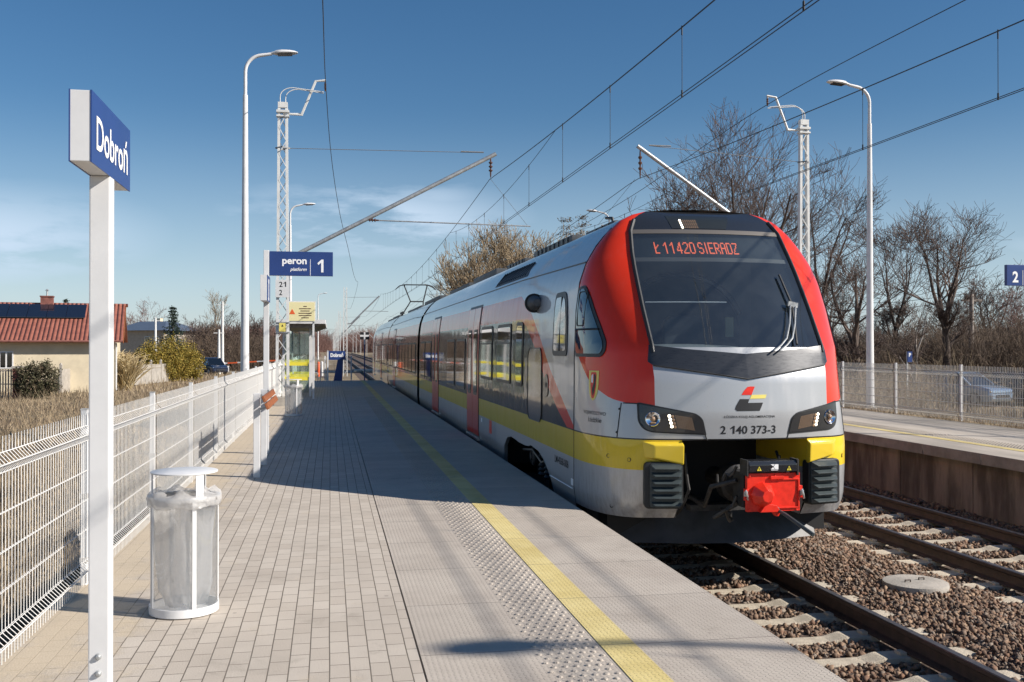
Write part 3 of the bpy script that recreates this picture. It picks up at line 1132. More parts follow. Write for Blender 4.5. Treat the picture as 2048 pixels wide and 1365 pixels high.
# platform number signs
def platform_sign(x, sgn, y, label, words_left, number):
    t = thing('platform_sign', label, 'platform sign', (x, y, 0), 'platform number signs')
    b = MB()
    b.box(x - .04, x + .04, y - .04, y + .04, 0, 3.06)
    b.build('post', M['white'], t, bevel=.006)
    b = MB()
    for q in (-.06, .06):
        b.lathe([(0, .012), (.011, .01), (.012, 0)], (x + sgn * .04, y, .35 + q), 10, (sgn, 0, 0))
    b.build('bolt', M['galv'], t)
    x0, x1 = sorted((x + sgn * .045, x + sgn * .985))
    b = MB()
    b.box(x0, x1, y - .035, y + .035, 2.68, 3.045)
    pb = b.build('sign_panel', M['navy'], t, bevel=.003)
    F_ = flat_y(y - .035)
    w = x1 - x0
    if sgn > 0:
        put_text('platform_word', 'peron', F_, x0 + .20 * w, x0 + .585 * w, 2.822, 2.930, .003, M['letter'], pb, bold=.03)
        put_text('platform_word', 'platform', F_, x0 + .325 * w, x0 + .585 * w, 2.738, 2.803, .003, M['letter'], pb, bold=.02, shear=.25)
        b = MB()
        b.box(x0 + .638 * w, x0 + .646 * w, y - .039, y - .0352, 2.685, 2.93)
        b.build('divider', M['letter'], pb)
        put_text('platform_number', '1', F_, x0 + .755 * w, x0 + .85 * w, 2.735, 2.93, .003, M['letter'], pb, bold=.03)
    else:
        put_text('platform_number', '2', F_, x0 + .115 * w, x0 + .235 * w, 2.735, 2.93, .003, M['letter'], pb, bold=.03)
        b = MB()
        b.box(x0 + .325 * w, x0 + .333 * w, y - .039, y - .0352, 2.69, 2.95)
        b.build('divider', M['letter'], pb)
        put_text('platform_word', 'peron', F_, x0 + .40 * w, x0 + .785 * w, 2.822, 2.930, .003, M['letter'], pb, bold=.03)
        put_text('platform_word', 'platform', F_, x0 + .40 * w, x0 + .66 * w, 2.738, 2.803, .003, M['letter'], pb, bold=.02, shear=.25)
    return t


ps = platform_sign(-.95, 1, 15.4, 'navy peron platform 1 sign on a white post behind the leaning bench', 'peron', '1')
platform_sign(12.62, -1, 15.6, 'navy platform 2 sign standing on the opposite platform', 'peron', '2')
# small pictogram box under the platform 1 sign, along the track
b = MB()
b.box(-.99, -.895, 14.65, 15.355, 2.27, 2.64)
pb = b.build('pictogram_box', M['white'], ps, bevel=.003)
b = MB()
b.box(-.8955, -.892, 14.65, 15.355, 2.268, 2.642)
pf = b.build('pictogram_face', M['navy'], ps)
b = MB()
for q, (w, h) in enumerate(((.16, .07), (.10, .20), (.16, .05))):
    yc, zc_ = 15.0, (2.56, 2.43, 2.31)[q]
    b.box(-.8915, -.8905, yc - w / 2, yc + w / 2, zc_ - h / 2, zc_ + h / 2)
b.build('pictogram', M['letter'], pf)

# leaning bench
t = thing('leaning_bench', 'white leaning bench with two tilted brown wooden slats', 'bench', (-.88, 13.25, 0))
for y in (12.62, 13.94):
    b = MB()
    b.prism([(y - .035, 0), (y + .035, 0), (y + .035, 1.03), (y - .035, 1.03)], lambda u, v: (-.93, u, v), lambda u, v: (-.85, u, v))
    b.build('post', M['white'], t, bevel=.006)
    b = MB()
    b.bar((-.85, y, .84), (-.755, y, .86), .03, .02)
    b.bar((-.765, y, .84), (-.84, y, 1.02), .03, .02)
    b.build('bracket', M['galv'], t)
for k in (0, 1):
    b = MB()
    c0 = Vector((-.752 - .036 * k, 0, .888 + .088 * k))
    b.boxm(Matrix.Translation((c0.x, 13.35, c0.z)) @ Matrix.Rotation(math.radians(-22), 4, 'Y'), .032, 2.1, .078)
    b.build('slat', M['wood'], t, bevel=.006)


# litter bins
def bin_(x, y, label):
    t = thing('litter_bin', label, 'litter bin', (x, y, 0), 'transparent litter bins on the platform')
    b = MB()
    b.lathe([(.0, .004), (.195, .004), (.203, .008), (.203, .055), (.195, .055), (.19, .012), (0, .012)], (x, y, 0), 48)
    b.build('base_ring', M['white'], t)
    b = MB()
    b.lathe([(.194, .05), (.196, .70), (.193, .70), (.191, .05)], (x, y, 0), 48)
    b.build('clear_body', M['binplastic'], t)
    b = MB()
    b.lathe([(.197, .685), (.210, .685), (.210, .705), (.197, .705), (.197, .685)], (x, y, 0), 48)
    b.build('top_ring', M['tin'], t)
    for k, a in enumerate((-1.15, 0.35, 2.1, 3.7)):
        b = MB()
        cx_, cy_ = x + .199 * math.cos(a), y + .199 * math.sin(a)
        b.boxm(Matrix.Translation((cx_, cy_, .375)) @ Matrix.Rotation(a, 4, 'Z'), .008, .024, .65)
        b.build('upright', M['white'], t)
    for k, a in enumerate((3.35, -.95, 1.1)):
        b = MB()
        cx_, cy_ = x + .185 * math.cos(a), y + .185 * math.sin(a)
        b.boxm(Matrix.Translation((cx_, cy_, .77)) @ Matrix.Rotation(a, 4, 'Z'), .006, .05, .15)
        b.build('lid_support', M['white'], t)
    b = MB()
    b.lathe([(0, .843), (.192, .843), (.196, .845), (.196, .851), (.192, .853), (0, .853)], (x, y, 0), 48)
    b.build('lid', M['white'], t)
    # bag: crumpled liner hanging inside, folded over the ring
    b = MB()
    n, rows = 72, []
    for z, r, am in ((.735, .150, .035), (.728, .185, .016), (.716, .213, .004), (.695, .216, .006), (.672, .214, .008), (.65, .210, .010), (.652, .206, .010), (.70, .190, .004), (.55, .172, .012), (.35, .165, .016), (.15, .150, .022), (.06, .11, .03), (.045, .03, .01)):
        ring = []
        for k in range(n):
            a = 2 * PI * k / n
            rr = r + am * (math.sin(5 * a + z * 9) * .5 + math.sin(11 * a + z * 31) * .35 + rnd.uniform(-.35, .35))
            ring.append((x + rr * math.cos(a), y + rr * math.sin(a), z + am * .6 * math.sin(7 * a) + rnd.uniform(-.004, .004)))
        rows.append(ring)
    b.loft(rows, cap=False)
    b.build('bag', M['bag'], t, smooth=180)
    return t


bin_(-.87, 6.3, 'transparent litter bin with a plastic bag inside, next to the large station sign post')
bin_(-.85, 23.8, 'transparent litter bin standing in front of the lattice mast and shelter')


# ------------------------------------------------------------------ mesh fences
def fence(name, label, p0, p1, pitch, material, postm, h=1.16, fold=1, wire=.0023):
    p0, p1 = Vector(p0), Vector(p1)
    d = (p1 - p0)
    Ltot = d.length
    d.normalize()
    side = Vector((d.y, -d.x, 0)) * fold
    t = thing(name, label, 'fence', p0, 'welded mesh fences')
    n = int(round(Ltot / pitch))
    step = Ltot / n
    path = [(0, .03), (0, .10), (.045, .145), (0, .19), (0, .98), (.045, 1.03), (0, 1.08), (0, h)]
    proto = None
    for i in range(n + 1):
        c = p0 + d * step * i
        b = MB()
        Mr = Matrix((d, side, Vector((0, 0, 1)))).transposed().to_4x4()
        Mr.translation = c - side * .035 + Vector((0, 0, h / 2 + .01))
        b.boxm(Mr, .06, .04, h + .02)
        po = b.build('post', postm, t, bevel=.004)
        for z in (.17, .60, 1.0) if i < 8 else ():
            b = MB()
            Mr.translation = c - side * .035 + Vector((0, 0, z))
            b.boxm(Mr, .066, .048, .035)
            b.build('clamp', M['greywire'], po)
        if i < 8:
            b = MB()
            Mr.translation = c - side * .035 + Vector((0, 0, h + .022))
            b.boxm(Mr, .062, .044, .008)
            b.build('cap', M['greywire'], po)
    P0, P1 = [], []
    m = int((step - .08) / .05)
    for k in range(m + 1):
        u = .04 + (step - .08) * k / m
        pts = [d * u + side * o + Vector((0, 0, z)) for o, z in path]
        for a, c in zip(pts[:-1], pts[1:]):
            P0.append(a)
            P1.append(c)
    for z, o in ((.10, 0), (.145, .045), (.19, 0), (.39, 0), (.585, 0), (.78, 0), (.98, 0), (1.03, .045), (1.08, 0)):
        for s_ in (-.005, .005):
            P0.append(d * .02 + side * (o + s_) + Vector((0, 0, z)))
            P1.append(d * (step - .02) + side * (o + s_) + Vector((0, 0, z)))
    R = np.full(len(P0), wire)
    V, F = segs_mesh(np.array(P0), np.array(P1), R, R, 4)
    for i in range(n):
        if proto is None:
            me = npmesh('mesh_panel', V + np.array(p0), F, material, t)
            proto = me
        else:
            o = proto.copy()
            COL.objects.link(o)
            o.parent = t
            o.location = d * step * i
    return t


fence('mesh_fence', 'white welded mesh fence along the edge of the paved platform', (-1.60, 1.97, 0), (-1.56, 48.4, 0), 2.56, M['whitewire'], M['white'])
fence('mesh_fence', 'pale mesh fence on the opposite platform in front of the bare trees', (13.42, 11.9, 0), (13.42, 57.5, 0), 2.48, M['greywire'], M['white'], h=1.2, fold=-1, wire=.0058)
fence('mesh_fence', 'short white mesh fence closing off the far end of the platform', (-1.5, 48.7, 0), (1.0, 49.0, 0), 1.2, M['whitewire'], M['white'], h=1.16, fold=1)


# ------------------------------------------------------------------ lamps
def lamp(x, y, sgn, label, hgt=8.6, z0=0.0, group='curved platform lamps'):
    t = thing('street_lamp', label, 'street lamp', (x, y, z0), group)
    b = MB()
    b.tube([(x, y, z0), (x, y, z0 + 2.6), (x, y, z0 + hgt - 1.0)], [.108, .090, .058], 20)
    b.lathe([(.0, .03), (.17, .03), (.17, .0)], (x, y, z0), 20)
    b.build('pole', M['white'], t)
    b = MB()
    pts = [(x, y, z0 + hgt - 1.0)]
    R_ = .42
    for k in range(9):
        a = k / 8 * PI / 2 * .93
        pts.append((x + sgn * (R_ - R_ * math.cos(a)), y, z0 + hgt - .45 + R_ * math.sin(a)))
    pts.append((x + sgn * .62, y, z0 + hgt + .015))
    b.tube(pts, [.042] * (len(pts) - 1) + [.036], 12)
    b.build('arm', M['white'], t)
    b = MB()
    rings = []
    for s_, w, hh in ((0, .04, .035), (.06, .055, .05), (.12, .11, .075), (.25, .145, .085), (.42, .14, .075), (.55, .11, .05), (.62, .05, .02)):
        cx_ = x + sgn * (.60 + s_)
        zz = z0 + hgt + .02 + s_ * .07
        ring = []
        for k in range(16):
            a = 2 * PI * k / 16
            dz = math.sin(a)
            ring.append((cx_, y + w * math.cos(a), zz + (hh * dz if dz > 0 else hh * .45 * dz)))
        rings.append(ring)
    b.loft(rings)
    hd = b.build('lamp_head', M['white'], t)
    b = MB()
    b.boxm(Matrix.Translation((x + sgn * .92, y, z0 + hgt + .005)) @ Matrix.Rotation(-sgn * .07, 4, 'Y'), .34, .2, .012)
    b.build('lens', M['displaybg'], hd)
    return t


lamp(-2.0, 24.4, 1, 'tall white lamp behind the fence between the station name sign and the lattice mast')
lamp(-1.95, 50.0, 1, 'white lamp rising behind the lattice mast and shelter')
lamp(-1.6, 132.0, 1, 'tiny far white lamp beyond the level crossing')
lamp(14.15, 24.4, -1, 'tall white lamp at the fence of the opposite platform', z0=-0.03)
lamp(14.2, 49.8, -1, 'white lamp whose head peeks over the train roof')
lamp(13.70, -.70, -1, 'white lamp whose head casts the dark shadow on the tread slabs')


# ------------------------------------------------------------------ overhead line masts
def lattice(b, x, y, z0, z1, w0, w1, dirn=1):
    """Two channels joined by zigzag bars on two faces; channels spaced across the track."""
    def hw(z):
        return (w0 + (w1 - w0) * (z - z0) / (z1 - z0)) / 2
    for sx in (-1, 1):
        rings = []
        for z in (z0, z1):
            c = x + sx * hw(z)
            rings.append([(c - .035, y - .07, z), (c + .035, y - .07, z), (c + .035, y + .07, z), (c - .035, y + .07, z)])
        b.loft(rings)
    z = z0 + .15
    s = 1
    pitch = .36
    while z + pitch < z1 - .1:
        for yy in (-.068, .068):
            q = s if yy < 0 else -s
            b.bar((x - q * hw(z) * .92, y + yy, z), (x + q * hw(z + pitch) * .92, y + yy, z + pitch), .022, .012, up=(0, 1, 0))
        z += pitch
        s = -s


def insulator(b, a, c, r=.05):
    a, c = Vector(a), Vector(c)
    d = (c - a)
    L = d.length
    prof_ = [(.012, 0), (.022, .12 * L)]
    for k in range(3):
        h = (.22 + .19 * k) * L
        prof_ += [(.024, h), (r, h + .03 * L), (r, h + .07 * L), (.024, h + .12 * L)]
    prof_ += [(.022, .88 * L), (.012, L)]
    b.lathe(prof_, a, 12, d)


def mast(x, y, sgn, label, xw, zend, xend, detail=True, plates=False):
    """sgn = direction from the mast to its track; xw = contact wire position."""
    t = thing('catenary_mast', label, 'catenary mast', (x, y, -.05), 'masts of the overhead line')
    b = MB()
    lattice(b, x, y, 0.25, 8.15, .30, .20)
    b.box(x - .13, x + .13, y - .08, y + .08, 8.15, 8.3)
    b.build('lattice_column', M['mastpaint'], t, smooth=0)
    b = MB()
    b.box(x - .26, x + .26, y - .3, y + .3, -.05, .02)
    b.box(x - .22, x + .22, y - .22, y + .22, .02, .24)
    b.build('foundation', M['concrete'], t, bevel=.01)
    # top bracket with loops
    b = MB()
    b.box(x - .17, x + .17, y - .11, y + .11, 8.02, 8.08)
    b.box(x - .17, x + .17, y - .11, y + .11, 7.90, 7.94)
    b.tube([(x, y, 8.0), (x + sgn * .50, y, 7.98), (x + sgn * .88, y, 8.93), (x + sgn * 1.16, y, 8.96)], .036, 8)
    b.tube([(x, y + .05, 8.0), (x + sgn * .50, y + .05, 8.03), (x + sgn * .86, y + .05, 8.93)], .022, 8)
    tb = b.build('top_bracket', M['mastpaint'], t)
    b = MB()
    for yy in (-.07, .07):
        pts = [(x + (.0 + yy) * 1, y + yy, 8.2)]
        for k in range(7):
            a = k / 6 * PI / 2
            pts.append((x + yy + sgn * (.35 - .35 * math.cos(a)), y + yy, 8.45 + .25 * math.sin(a)))
        pts.append((x + sgn * 1.1, y + yy, 8.62))
        b.tube(pts, .013, 6)
    b.build('jumper_loop', M['mastpaint'], tb)
    b = MB()
    insulator(b, (x + sgn * 1.14, y, 8.93), (x + sgn * 1.14, y, 8.66), .035)
    b.build('insulator', M['insul'], tb)
    # tube, stay rope, hanging insulator, registration arm
    z0 = 4.0
    b = MB()
    b.tube([(x + sgn * .1, y, z0), (xend, y, zend)], .058, 12)
    ct = b.build('cantilever_tube', M['galv'], t)
    b = MB()
    b.tube([(x, y, 7.05), (xend - sgn * .35, y, zend + .02)], .009, 6)
    b.tube([(xend - sgn * 1.0, y, zend + .03), (xend - sgn * .35, y, zend + .03)], .02, 8)
    b.lathe([(.2, -.02), (.2, .02)], (x, y, 7.05), 4)
    b.build('stay_rope', M['wirelight'], t)
    b = MB()
    insulator(b, (xw, y, zend - .1), (xw, y, 6.42), .058)
    b.build('insulator', M['insul'], t)
    f = (5.15 - z0) / (zend - z0)
    xa = x + sgn * .1 + (xend - x - sgn * .1) * f
    b = MB()
    b.tube([(xa + sgn * .35, y, 5.13), (xw + sgn * 1.15, y, 5.06)], .018, 8)
    b.tube([(xw + sgn * .72, y, 5.06), (xw + sgn * .72, y, 4.86)], .016, 8)
    b.tube([(xw + sgn * .72, y, 4.90), (xw + sgn * .5, y, 4.97), (xw, y, 4.84)], .012, 8)
    ra = b.build('registration_arm', M['galv'], t)
    b = MB()
    insulator(b, (xa, y, 5.14), (xa + sgn * .38, y, 5.13), .05)
    b.build('insulator', M['insul'], ra)
    if plates:
        b = MB()
        b.box(x - .185, x + .185, y - .115, y - .105, 2.96, 3.44)
        p = b.build('number_plate', M['white'], t)
        F_ = flat_y(y - .115)
        put_text('plate_number', '21', F_, x - .085, x + .10, 3.245, 3.385, .003, M['black'], p, bold=.01)
        put_text('plate_number', '2', F_, x - .085, x - .005, 3.02, 3.165, .003, M['black'], p, bold=.01)
        b = MB()
        b.box(x - .085, x + .085, y - .115, y - .105, 2.03, 2.26)
        p = b.build('warning_plate', M['yellowplate'], t)
        b = MB()
        b.prism([(x - .03, 2.165), (x + .03, 2.165), (x, 2.225)], lambda u, v: (u, y - .1155, v), lambda u, v: (u, y - .118, v))
        b.build('warning_triangle', M['black'], p)
        b = MB()
        for z in (2.01, 2.28):
            b.box(x - .19, x + .19, y - .10, y + .10, z - .012, z + .012)
        b.build('strap', M['galv'], t)
    return t


mast(-1.29, 27.9, 1, 'white lattice mast with plate 21 2 on the near platform', 4.47, 7.1, 4.62, plates=True)
mast(13.72, 27.3, -1, 'white lattice mast rising behind the train on the opposite platform', 8.70, 7.35, 8.62)


def far_mast(x, y, sgn, label, group):
    t = thing('catenary_mast', label, 'catenary mast', (x, y, -1.0), group)
    b = MB()
    lattice(b, x, y, -1.0, 6.95, .34, .24)
    b.build('lattice_column', M['mastpaint'], t, smooth=0)
    b = MB()
    b.tube([(x + sgn * .1, y, 3.7), (x + sgn * .5, y, 3.72), (x + sgn * 3.0, y, 6.2)], .06, 8)
    b.build('cantilever_tube', M['galv'], t)
    b = MB()
    b.tube([(x, y, 6.05), (x + sgn * 2.8, y, 6.1)], .014, 5)
    b.tube([(x + sgn * 1.5, y, 4.85), (x + sgn * 3.8, y, 4.82)], .02, 5)
    b.build('stay_rope', M['wirelight'], t)
    return t


far_mast(1.3, 90, 1, 'first white lattice mast beyond the end of the near platform', 'far masts left of the tracks')
for k in range(6):
    far_mast(1.3 - .0 * k, 150 + 61 * k, 1, 'white mast in the receding row far along the near platform side of the tracks', 'far masts left of the tracks')
for k in range(5):
    far_mast(10.6, 240 + 60 * k, -1, 'white mast in the receding row far along the opposite side of the tracks', 'far masts right of the tracks')


# ------------------------------------------------------------------ overhead wires
def sag(pts, n=14):
    """Smooth curve through (y,z) knots -> list of (y,z)."""
    ys_ = np.array([p[0] for p in pts])
    zs_ = np.array([p[1] for p in pts])
    out = []
    for i in range(len(pts) - 1):
        for k in range(n):
            y = ys_[i] + (ys_[i + 1] - ys_[i]) * k / n
            out.append((y, y))
    yy = np.array([o[0] for o in out] + [ys_[-1]])
    return yy


def cat_z(y, supports, zs=6.38, drop=0.85):
    """Messenger height: hangs between supports."""
    for a, c in zip(supports[:-1], supports[1:]):
        if a <= y <= c:
            u = (y - a) / (c - a)
            return zs - drop * 4 * u * (1 - u)
    return zs


def overhead(xc, sup, label, stitch=True):
    t = thing('overhead_line', label, 'overhead line', (xc, sup[1], 4.8), 'overhead lines above the tracks')
    ysamp = [y for y in np.concatenate([np.linspace(-32, 100, 133), np.linspace(104, 400, 60)])]

    def cz(y):
        return 4.84 - .10 * np.interp(y, [28, 50, 70], [0, 1, 0])
    for dx in (-.03, .03):
        b = MB()
        b.tube([(xc + dx, y, cz(y)) for y in ysamp], .006, 5)
        b.build('contact_wire', M['wire'], t)
    b = MB()
    b.tube([(xc, y, cat_z(y, sup)) for y in ysamp], .0095, 5)
    b.build('messenger_wire', M['wire'], t)
    s = sup[1]
    if stitch:
        b = MB()
        pts = []
        ya, yb = s - 8.4, s + 9.6
        za, zb = cat_z(ya, sup), cat_z(yb, sup)
        for k in range(17):
            u = k / 16
            pts.append((xc, ya + (yb - ya) * u, za + (zb - za) * u - .42 * 4 * u * (1 - u)))
        b.tube(pts, .006, 5)
        b.build('stitch_wire', M['wire'], t)
        b = MB()
        b.tube([(xc, s, 6.4), (xc + (1.1 if xc < 6 else -1.1), s, 5.06)], .005, 5)
        b.build('hanger_wire', M['wire'], t)
    y = s - 42.5
    while y < s + 60:
        zt = cat_z(y, sup)
        if stitch and ya < y < yb:
            u = (y - ya) / (yb - ya)
            zt = za + (zb - za) * u - .42 * 4 * u * (1 - u)
        if abs(y - s) > .8:
            b = MB()
            b.tube([(xc, y, zt), (xc, y, cz(y))], .0045, 5)
            b.tube([(xc, y, cz(y) - .02), (xc, y, cz(y) + .07)], .012, 6)
            b.tube([(xc, y, zt - .10), (xc, y, zt + .02)], .010, 6)
            b.build('dropper', M['wire'], t)
        y += 3.35
    return t


overhead(4.45, [-32, 27.9, 90, 152, 214, 276, 338, 400], 'double contact wire and sagging messenger above the train track')
overhead(8.55, [-32, 27.3, 90, 152, 214, 276, 338, 400], 'double contact wire and messenger above the far empty track')
for pts, lab in (([(-.15, -34, 9.0), (-.15, -20, 8.1), (-.15, -5, 7.55), (-.15, 10, 7.6), (-.15, 20, 8.15), (-.13, 27.9, 8.72), (-.02, 33, 8.2), (.35, 42, 7.3), (.9, 52, 6.65), (1.4, 64, 6.4), (1.95, 78, 6.75), (2.4, 90, 7.4), (2.4, 120, 6.3), (2.4, 150, 7.4), (2.4, 211, 7.0), (2.4, 400, 7.0)],
                  'single feeder wire running off the mast with plate 21 2'),
                 ([(12.7, -34, 9.0), (12.7, 0, 8.35), (12.7, 15, 8.6), (12.6, 27.3, 8.72), (12.5, 40, 8.0), (12.3, 60, 7.6), (12, 90, 8.4), (11, 150, 7.4), (10, 400, 7.0)], 'single feeder wire running off the mast behind the train')):
    P = np.array(pts)
    yy = np.concatenate([np.linspace(-34, 95, 120), np.linspace(100, 400, 30)])
    # smooth interpolation (Catmull-Rom through the knots)
    def cr(col):
        k = P[:, 1]
        v = P[:, col]
        m_ = np.gradient(v, k)
        out = []
        for y in yy:
            i = min(max(np.searchsorted(k, y) - 1, 0), len(k) - 2)
            h = k[i + 1] - k[i]
            u = (y - k[i]) / h
            out.append((2 * u ** 3 - 3 * u * u + 1) * v[i] + (u ** 3 - 2 * u * u + u) * h * m_[i] + (-2 * u ** 3 + 3 * u * u) * v[i + 1] + (u ** 3 - u * u) * h * m_[i + 1])
        return out
    b = MB()
    b.tube(list(zip(cr(0), yy, cr(2))), .011, 5)
    tag(b.build('feeder_wire', M['wire'], base=True), lab, 'wire', 'feeder wires')

# ------------------------------------------------------------------ shelter and the things around it
t = thing('platform_shelter', 'glass waiting shelter with yellow strips on its panes and a flat roof', 'shelter', (-1.0, 36.5, 0))
b = MB()
b.box(-1.62, -.18, 31.9, 41.2, 2.36, 2.44)
b.prism([(-1.62, 2.36), (-.18, 2.36), (-.55, 2.22), (-1.5, 2.22)], lambda u, v: (u, 32.0, v), lambda u, v: (u, 41.1, v))
b.build('roof', M['coping'], t, smooth=0)
b = MB()
b.box(-1.64, -.16, 31.86, 31.9, 2.34, 2.47)
b.box(-.18, -.15, 31.9, 41.2, 2.34, 2.47)
b.build('roof_edge', M['white'], t, smooth=0)
for x, y in ((-.65, 33.2), (-.65, 40.6), (-1.5, 33.2), (-1.5, 36.9), (-1.5, 40.6), (-.65, 36.9)):
    b = MB()
    b.box(x - .035, x + .035, y - .035, y + .035, 0, 2.22)
    b.build('post', M['white'], t)
for (x0, y0, x1, y1) in ((-1.5, 33.2, -1.5, 36.9), (-1.5, 36.9, -1.5, 40.6), (-1.5, 33.2, -.65, 33.2), (-1.5, 40.6, -.65, 40.6), (-1.5, 36.9, -.65, 36.9)):
    b = MB()
    if x0 == x1:
        b.box(x0 - .006, x0 + .006, y0 + .05, y1 - .05, .12, 2.12)
    else:
        b.box(x0 + .05, x1 - .05, y0 - .006, y0 + .006, .12, 2.12)
    gp = b.build('glass_pane', M['shelterglass'], t, smooth=0)
    for z in (.52, 1.0):
        b = MB()
        if x0 == x1:
            b.box(x0 - .009, x0 + .009, y0 + .06, y1 - .06, z, z + .11)
        else:
            b.box(x0 + .06, x1 - .06, y0 - .009, y0 + .009, z, z + .11)
        b.build('strip', M['strip'], gp, smooth=0)
b = MB()
b.box(-1.42, -1.05, 34, 40, .42, .46)
for y in (34.3, 37, 39.7):
    b.box(-1.36, -1.12, y - .03, y + .03, 0, .42)
b.build('seat', M['galv'], t)

t = thing('warning_board', 'yellow warning board in a white frame in front of the shelter', 'board', (-1.0, 31.4, 0))
b = MB()
b.box(-1.33, -.45, 31.36, 31.42, 2.38, 3.02)
b.build('board_frame', M['white'], t)
b = MB()
b.box(-1.30, -.48, 31.345, 31.36, 2.41, 2.99)
bp_ = b.build('board_face', M['paleyellow'], t)
b = MB()
b.prism([(-1.25, 2.62), (-1.07, 2.62), (-1.16, 2.78)], lambda u, v: (u, 31.3445, v), lambda u, v: (u, 31.341, v))
b.build('warning_triangle', M['orange'], bp_)
b = MB()
for k, (w, z) in enumerate(((.10, 2.86), (.36, 2.79), (.28, 2.72), (.40, 2.65), (.38, 2.58), (.22, 2.51))):
    b.box(-.77 - w / 2, -.77 + w / 2, 31.341, 31.3445, z - .012, z + .012)
b.build('text_line', M['insul'], bp_, smooth=0)
for x in (-1.28, -.52):
    b = MB()
    b.box(x - .03, x + .03, 31.42, 31.47, 0, 2.95)
    b.build('post', M['white'], t)

t = thing('station_sign', 'small navy station sign with the station name at the far platform end', 'station sign', (.02, 48.2, 0))
b = MB()
b.box(-.16, -.09, 48.2, 48.27, 0, 1.45)
b.build('post', M['white'], t)
b = MB()
b.box(-.09, .70, 48.2, 48.26, 1.0, 1.42)
f = b.build('sign_box', M['navy'], t)
put_text('station_name', 'Dobroń', flat_y(48.2), 0.0, .60, 1.13, 1.34, .004, M['letter'], f, bold=.05)
b = MB()
b.prism([(.14, 0), (.55, 0), (.60, 1.0), (.34, 1.0)], lambda u, v: (u, 48.27, v), lambda u, v: (u, 48.31, v))
b.build('rear_panel', M['navy'], t)

t = thing('stop_marker', 'black stop marker with a white cross on a slim post at the platform end', 'track sign', (1.72, 51.9, -1.0))
b = MB()
b.box(1.70, 1.76, 51.9, 51.96, -1.0, 2.0)
b.build('post', M['navy'], t)
b = MB()
b.box(1.50, 1.96, 51.86, 51.89, 2.0, 2.38)
p = b.build('marker_plate', M['black'], t)
b = MB()
b.box(1.50, 1.96, 51.853, 51.8595, 2.14, 2.24)
b.box(1.69, 1.77, 51.849, 51.8525, 1.75, 2.38)
b.build('cross', M['white'], p)

t = thing('bicycle_rack', 'low galvanised double hoop rack at the far end of the platform', 'rack', (-.5, 47.3, 0))
for x in (-.72, -.32):
    b = MB()
    b.tube([(x - .14, 47.3, 0), (x - .14, 47.3, .38), (x - .12, 47.3, .41), (x + .12, 47.3, .41), (x + .14, 47.3, .38), (x + .14, 47.3, 0)], .02, 8)
    b.tube([(x - .14, 47.3, .2), (x + .14, 47.3, .2)], .014, 6)
    b.build('hoop', M['galv'], t)

t = thing('crossing_barrier', 'white and red crossing barrier with its drive box beside the road', 'barrier', tuple(at(440, 104, -1.0)))
o_ = at(440, 104, -1.0)
b = MB()
b.box(o_.x - .9, o_.x + .9, o_.y - .3, o_.y + .3, -1.0, -.35)
b.box(o_.x - .5, o_.x + .5, o_.y - .3, o_.y + .3, -.35, .05)
b.build('drive_box', M['white'], t, bevel=.03)
b = MB()
b.bar((o_.x, o_.y, -.1), (o_.x + 8, o_.y - 1.5, .35), .1, .12)
b.build('arm', M['white'], t)
for k in range(4):
    b = MB()
    b.bar((o_.x + .8 + 2 * k, o_.y - .15 - .375 * k, -.055 + .1125 * k), (o_.x + 1.8 + 2 * k, o_.y - .3375 - .375 * k, .001 + .1125 * k), .12, .14)
    b.build('red_band', M['orange'], t)
for px_, z_, lab in ((637, 88, 'orange marker post by the far end of the platform'), (644, 90, 'white marker post next to the orange one')):
    o_ = at(px_, z_, -1.0)
    b = MB()
    b.tube([(o_.x, o_.y, -1.0), (o_.x, o_.y, .25)], .12, 10)
    b.lathe([(.12, 0), (.08, .06), (0, .08)], (o_.x, o_.y, .25), 10)
    tag(b.build('marker_post', M['orange'] if px_ == 637 else M['white']), lab, 'post')
for px_, Z_, top, lab in ((445, 100, 604, 'tall pale concrete pole by the level crossing'), (438, 96, 660, 'short pale signal post by the level crossing'), (311, 105, 636, 'pale utility pole in front of the dark roofed house')):
    o_ = at(px_, Z_, -1.0)
    zt = zat(top, Z_)
    b = MB()
    b.tube([(o_.x, o_.y, -1.0), (o_.x, o_.y, zt)], [.17, .10], 10)
    b.lathe([(.10, 0), (0, .05)], (o_.x, o_.y, zt), 10)
    b.box(o_.x - .5, o_.x + .5, o_.y - .04, o_.y + .04, zt - .35, zt - .27)
    tag(b.build('utility_pole', M['mastpaint']), lab, 'pole')
o_ = at(1943, 52, -1.0)
zt = zat(588, 52)
b = MB()
b.tube([(o_.x, o_.y, -1.0), (o_.x, o_.y, zt)], [.16, .11], 10)
b.box(o_.x - .6, o_.x + .6, o_.y - .05, o_.y + .05, zt - .4, zt - .3)
tag(b.build('utility_pole', M['coping']), 'weathered utility pole among the bare trees behind the opposite platform', 'pole')
b = MB()
for dz in (0, .35):
    b.tube([tuple(at(x, 52, zat(y, 52) + dz)) for x, y in ((1660, 622), (1800, 618), (1943, 600), (2100, 618))], .012, 4)
tag(b.build('overhead_cable', M['wire']), 'thin cables strung to the utility pole in front of the trees', 'cable')

o_ = at(1814, 42, -1.0)
t = thing('parking_sign', 'small blue parking sign on a post behind the far fence', 'road sign', tuple(o_))
b = MB()
b.tube([(o_.x, o_.y, -1.0), (o_.x, o_.y, 1.42)], .035, 8)
b.build('post', M['mastpaint'], t)
b = MB()
b.box(o_.x - .02, o_.x + .20, o_.y - .07, o_.y - .04, .98, 1.42)
p = b.build('sign_face', M['navy'], t)
put_text('sign_letter', 'P', flat_y(o_.y - .07), o_.x + .04, o_.x + .14, 1.2, 1.36, .004, M['letter'], p, bold=.04)


